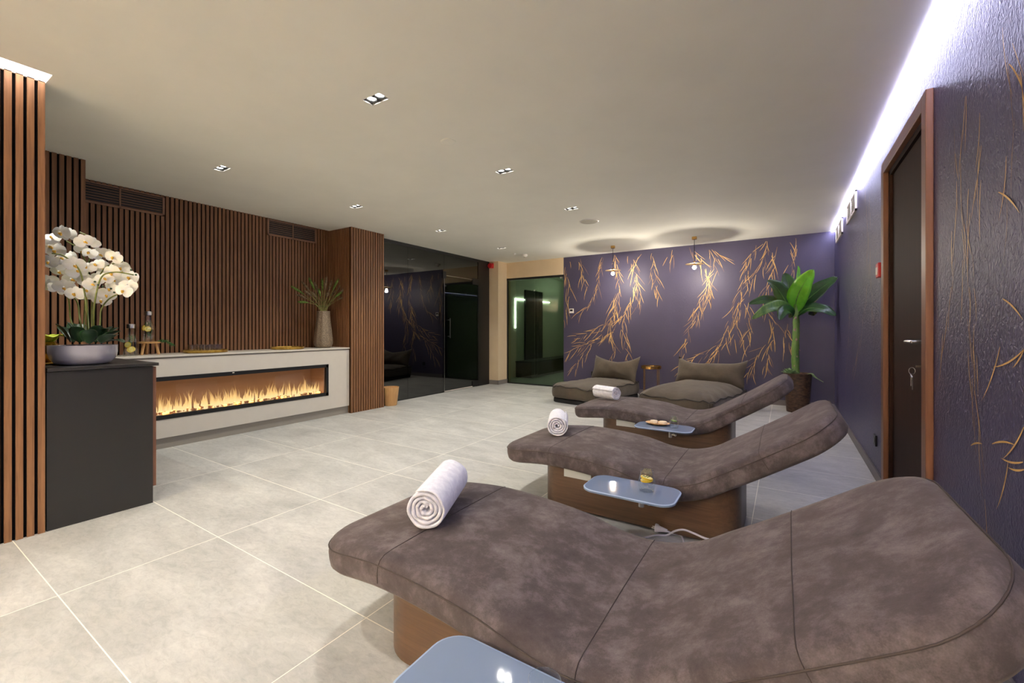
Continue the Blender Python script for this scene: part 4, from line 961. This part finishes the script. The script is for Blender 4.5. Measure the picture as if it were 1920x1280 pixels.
tips = [(547, 537, .1), (556, 552, 0), (566, 528, -.05), (580, 522, .1), (572, 545, .12), (590, 530, -.1), (604, 524, .0), (612, 520, .1), (622, 526, -.05), (634, 524, .1), (645, 527, .0), (652, 536, .08), (640, 548, .12), (648, 556, .05), (628, 545, -.1), (560, 566, .12), (585, 548, .15), (616, 548, .15), (598, 543, .05)]
grasses(VX_, VY, UT + .475, tips, 'bunch of dried green-brown grasses standing in the bronze vase')

# ------------------------------------------------------------------ orchid bowl
OX, OY, OZ = -3.635, .815, .897
t = thing('orchid_planter', 'white orchids in a low glossy grey bowl on the black counter', 'plant', (OX, OY, OZ))
MB().lathe([(0, 0), (.10, 0), (.128, .012), (.147, .04), (.155, .075), (.156, .118), (.150, .118), (.146, .09), (0, .085)], (OX, OY, OZ), 56, cap0=False, cap1=False).build('bowl', 'bowl', t, smooth=True)
MB().lathe([(.148, .085), (.145, .1), (0, .108)], (OX, OY, OZ), 30, cap0=False, cap1=False).build('soil', 'soil', t)
def OP(px, py, d):    # a point at distance d from the camera plane, through the given sight line
    return ray(px, py) * d + Vector((0, 0, CH))
D0 = 2.63
leaves = [(125, 603, 2.6, 150, 640), (140, 612, 2.5, 150, 642), (110, 612, 2.65, 138, 642), (150, 607, 2.75, 156, 640), (182, 610, 2.55, 180, 642), (200, 615, 2.6, 186, 640), (212, 612, 2.7, 188, 640), (226, 620, 2.65, 192, 642), (218, 628, 2.5, 190, 643), (165, 618, 2.45, 168, 644), (104, 607, 2.55, 132, 642), (232, 642, 2.62, 200, 641), (132, 606, 2.8, 150, 640), (222, 614, 2.8, 190, 640)]
for px, py, d, bx, by in leaves:
    a = OP(bx, by, D0 + (d - D0) * .5); e = OP(px, py, d); m_ = a.lerp(e, .5) + Vector((0, 0, .012))
    nr = (e - Vector((OX, OY, e.z))); nr.z = .0; nr = nr.normalized() * -1 + Vector((0, 0, .6)) if nr.length > 0 else Vector((0, 0, 1))
    leaf(t, [a, m_, e], .070, 'orchleaf', fold=.3, nrm=nr)
stems = [[(163, 640), (163, 590), (158, 545), (148, 505), (120, 480), (98, 475)], [(158, 640), (158, 600), (160, 560), (165, 510), (150, 470), (125, 452)], [(160, 640), (150, 600), (146, 570), (135, 555), (110, 545)],
         [(175, 640), (172, 600), (174, 560), (180, 530), (200, 500), (230, 490)], [(178, 640), (176, 600), (178, 565), (190, 520), (215, 510), (250, 515)], [(186, 640), (188, 600), (190, 580), (205, 560), (235, 545)],
         [(150, 640), (133, 600), (130, 570), (124, 552), (95, 530)], [(168, 640), (164, 580), (160, 520), (170, 480), (185, 455), (150, 435)]]
SP = []
for i, st in enumerate(stems):
    dd = D0 + (-.12, .08, .12, .05, -.1, 0, .1, .15)[i]
    P = spline([OP(x, y, D0 + (dd - D0) * min(1, (640 - y) / 60 + .1)) for x, y in st], 8); MB().tube([tuple(p) for p in P], .0042, 7).build('stem', 'orchstem', t, smooth=True); SP.append(P)
def flower_mesh():
    b = MB()
    def pet(a, R, wd, cup):
        d = Vector((math.cos(a), 0, math.sin(a))); s = Vector((-math.sin(a), 0, math.cos(a))); n = 7; rows = []
        for i in range(n + 1):
            u = i / n; ww = wd * math.sin(PI * (.08 + .86 * u)) ** .7 * .5
            if i == n: ww *= .35
            rows.append([d * R * u + s * ww * k + Vector((0, -1, 0)) * (cup * (u * u) - .10 * ww * k * k * 2 - .004 * u) for k in (-1, -.5, 0, .5, 1)])
        b.add([v for r in rows for v in r], [(i * 5 + k, i * 5 + k + 1, (i + 1) * 5 + k + 1, (i + 1) * 5 + k) for i in range(n) for k in range(4)], 0)
    for a in (PI / 2, PI / 2 + 2.25, PI / 2 - 2.25): pet(a, .038, .030, -.006)
    for a in (.12, PI - .12): pet(a, .043, .052, .004)
    b.sphere((0, -.008, -.004), (.006, .009, .007), 8, 6, 1); b.sphere((.004, -.010, -.010), (.004, .006, .006), 8, 6, 1); b.sphere((0, -.010, .003), (.004, .006, .004), 8, 6, 0)
    return b
fl = [(115, 436), (128, 440), (158, 452), (172, 452), (97, 445), (93, 462), (104, 470), (168, 474), (155, 470), (188, 476), (202, 478), (213, 482), (92, 490), (100, 492), (118, 484), (132, 482), (140, 496), (125, 500), (112, 508), (145, 508), (190, 500), (180, 496), (200, 505), (232, 508), (226, 500), (243, 520), (238, 512), (150, 520), (160, 526), (172, 532), (186, 520), (196, 522), (215, 524), (222, 532), (240, 536), (232, 545), (92, 528), (97, 536), (108, 540), (128, 542), (120, 538), (140, 550), (165, 545), (180, 552), (208, 540), (200, 552), (190, 562), (160, 555), (135, 522), (165, 500), (210, 510)]
fm = None; rg = random.Random(21)
for px, py in fl:
    d = D0 + rg.uniform(-.14, .14); p = OP(px, py, d)
    if fm is None:
        o = flower_mesh().build('flower', ['petal', 'orchcentre'], t, smooth=True, auto=False); me = o.data
        for v in me.vertices: v.co += Vector((OX, OY, OZ))
        fm = o
    else: o = fm.copy(); C.objects.link(o); o.parent = t
    o.location = p - Vector((OX, OY, OZ)); face = math.atan2(p.y, p.x)
    s = rg.uniform(1.0, 1.25); o.scale = (s, s, s); o.rotation_euler = (rg.uniform(-.5, .6), rg.uniform(-.5, .5), 1.05 + rg.uniform(-.7, .7))
b = MB()
for px, py in ((178, 528), (184, 534), (208, 541), (214, 548), (222, 549), (246, 506), (255, 515), (233, 548), (193, 537)):
    b.sphere(OP(px, py, 2.52), (.008, .006, .006), 8, 6)
b.build('bud', 'orchleaf', t, smooth=True)
# ornaments behind the bowl
GX, GY = -3.93, .72
t = thing('gold_vase', 'small round gold vase behind the grey orchid bowl', 'vase', (GX, GY, OZ))
MB().lathe([(0, 0), (.03, 0), (.05, .02), (.062, .06), (.058, .1), (.04, .125), (.032, .135), (.028, .13), (0, .12)], (GX, GY, OZ), 32, cap0=False, cap1=False).build('vase_body', 'brass', t, smooth=True)
t = thing('lime_blossom', 'yellow-green blossom in the small gold vase', 'flower', (GX, GY, OZ + .13))
for k in range(6):
    a = k * 1.05; leaf(t, [(GX, GY, OZ + .12), (GX + .045 * math.cos(a), GY + .045 * math.sin(a), OZ + .17), (GX + .10 * math.cos(a), GY + .10 * math.sin(a), OZ + .165)], .07, noisy('lime_petal_%d' % k, lin(180, 196, 50), lin(214, 224, 90), nscale=9, rough=.5), 'petal', fold=.3, nrm=Vector((0, 0, 1)))
tag(MB().lathe([(0, 0), (.10, 0), (.13, .008), (.128, .012), (.1, .006), (0, .005)], (GX + .12, GY - .1, OZ), 40, cap0=False, cap1=False).build('gold_saucer', 'goldtray', None, smooth=True, loc=(GX + .12, GY - .1, OZ)), 'flat gold dish on the black counter left of the orchid bowl', 'dish')

# lights of the passage and back areas (fixtures of their own)
for k in list(bpy.data.objects):
    if '_o' in k: del k['_o']
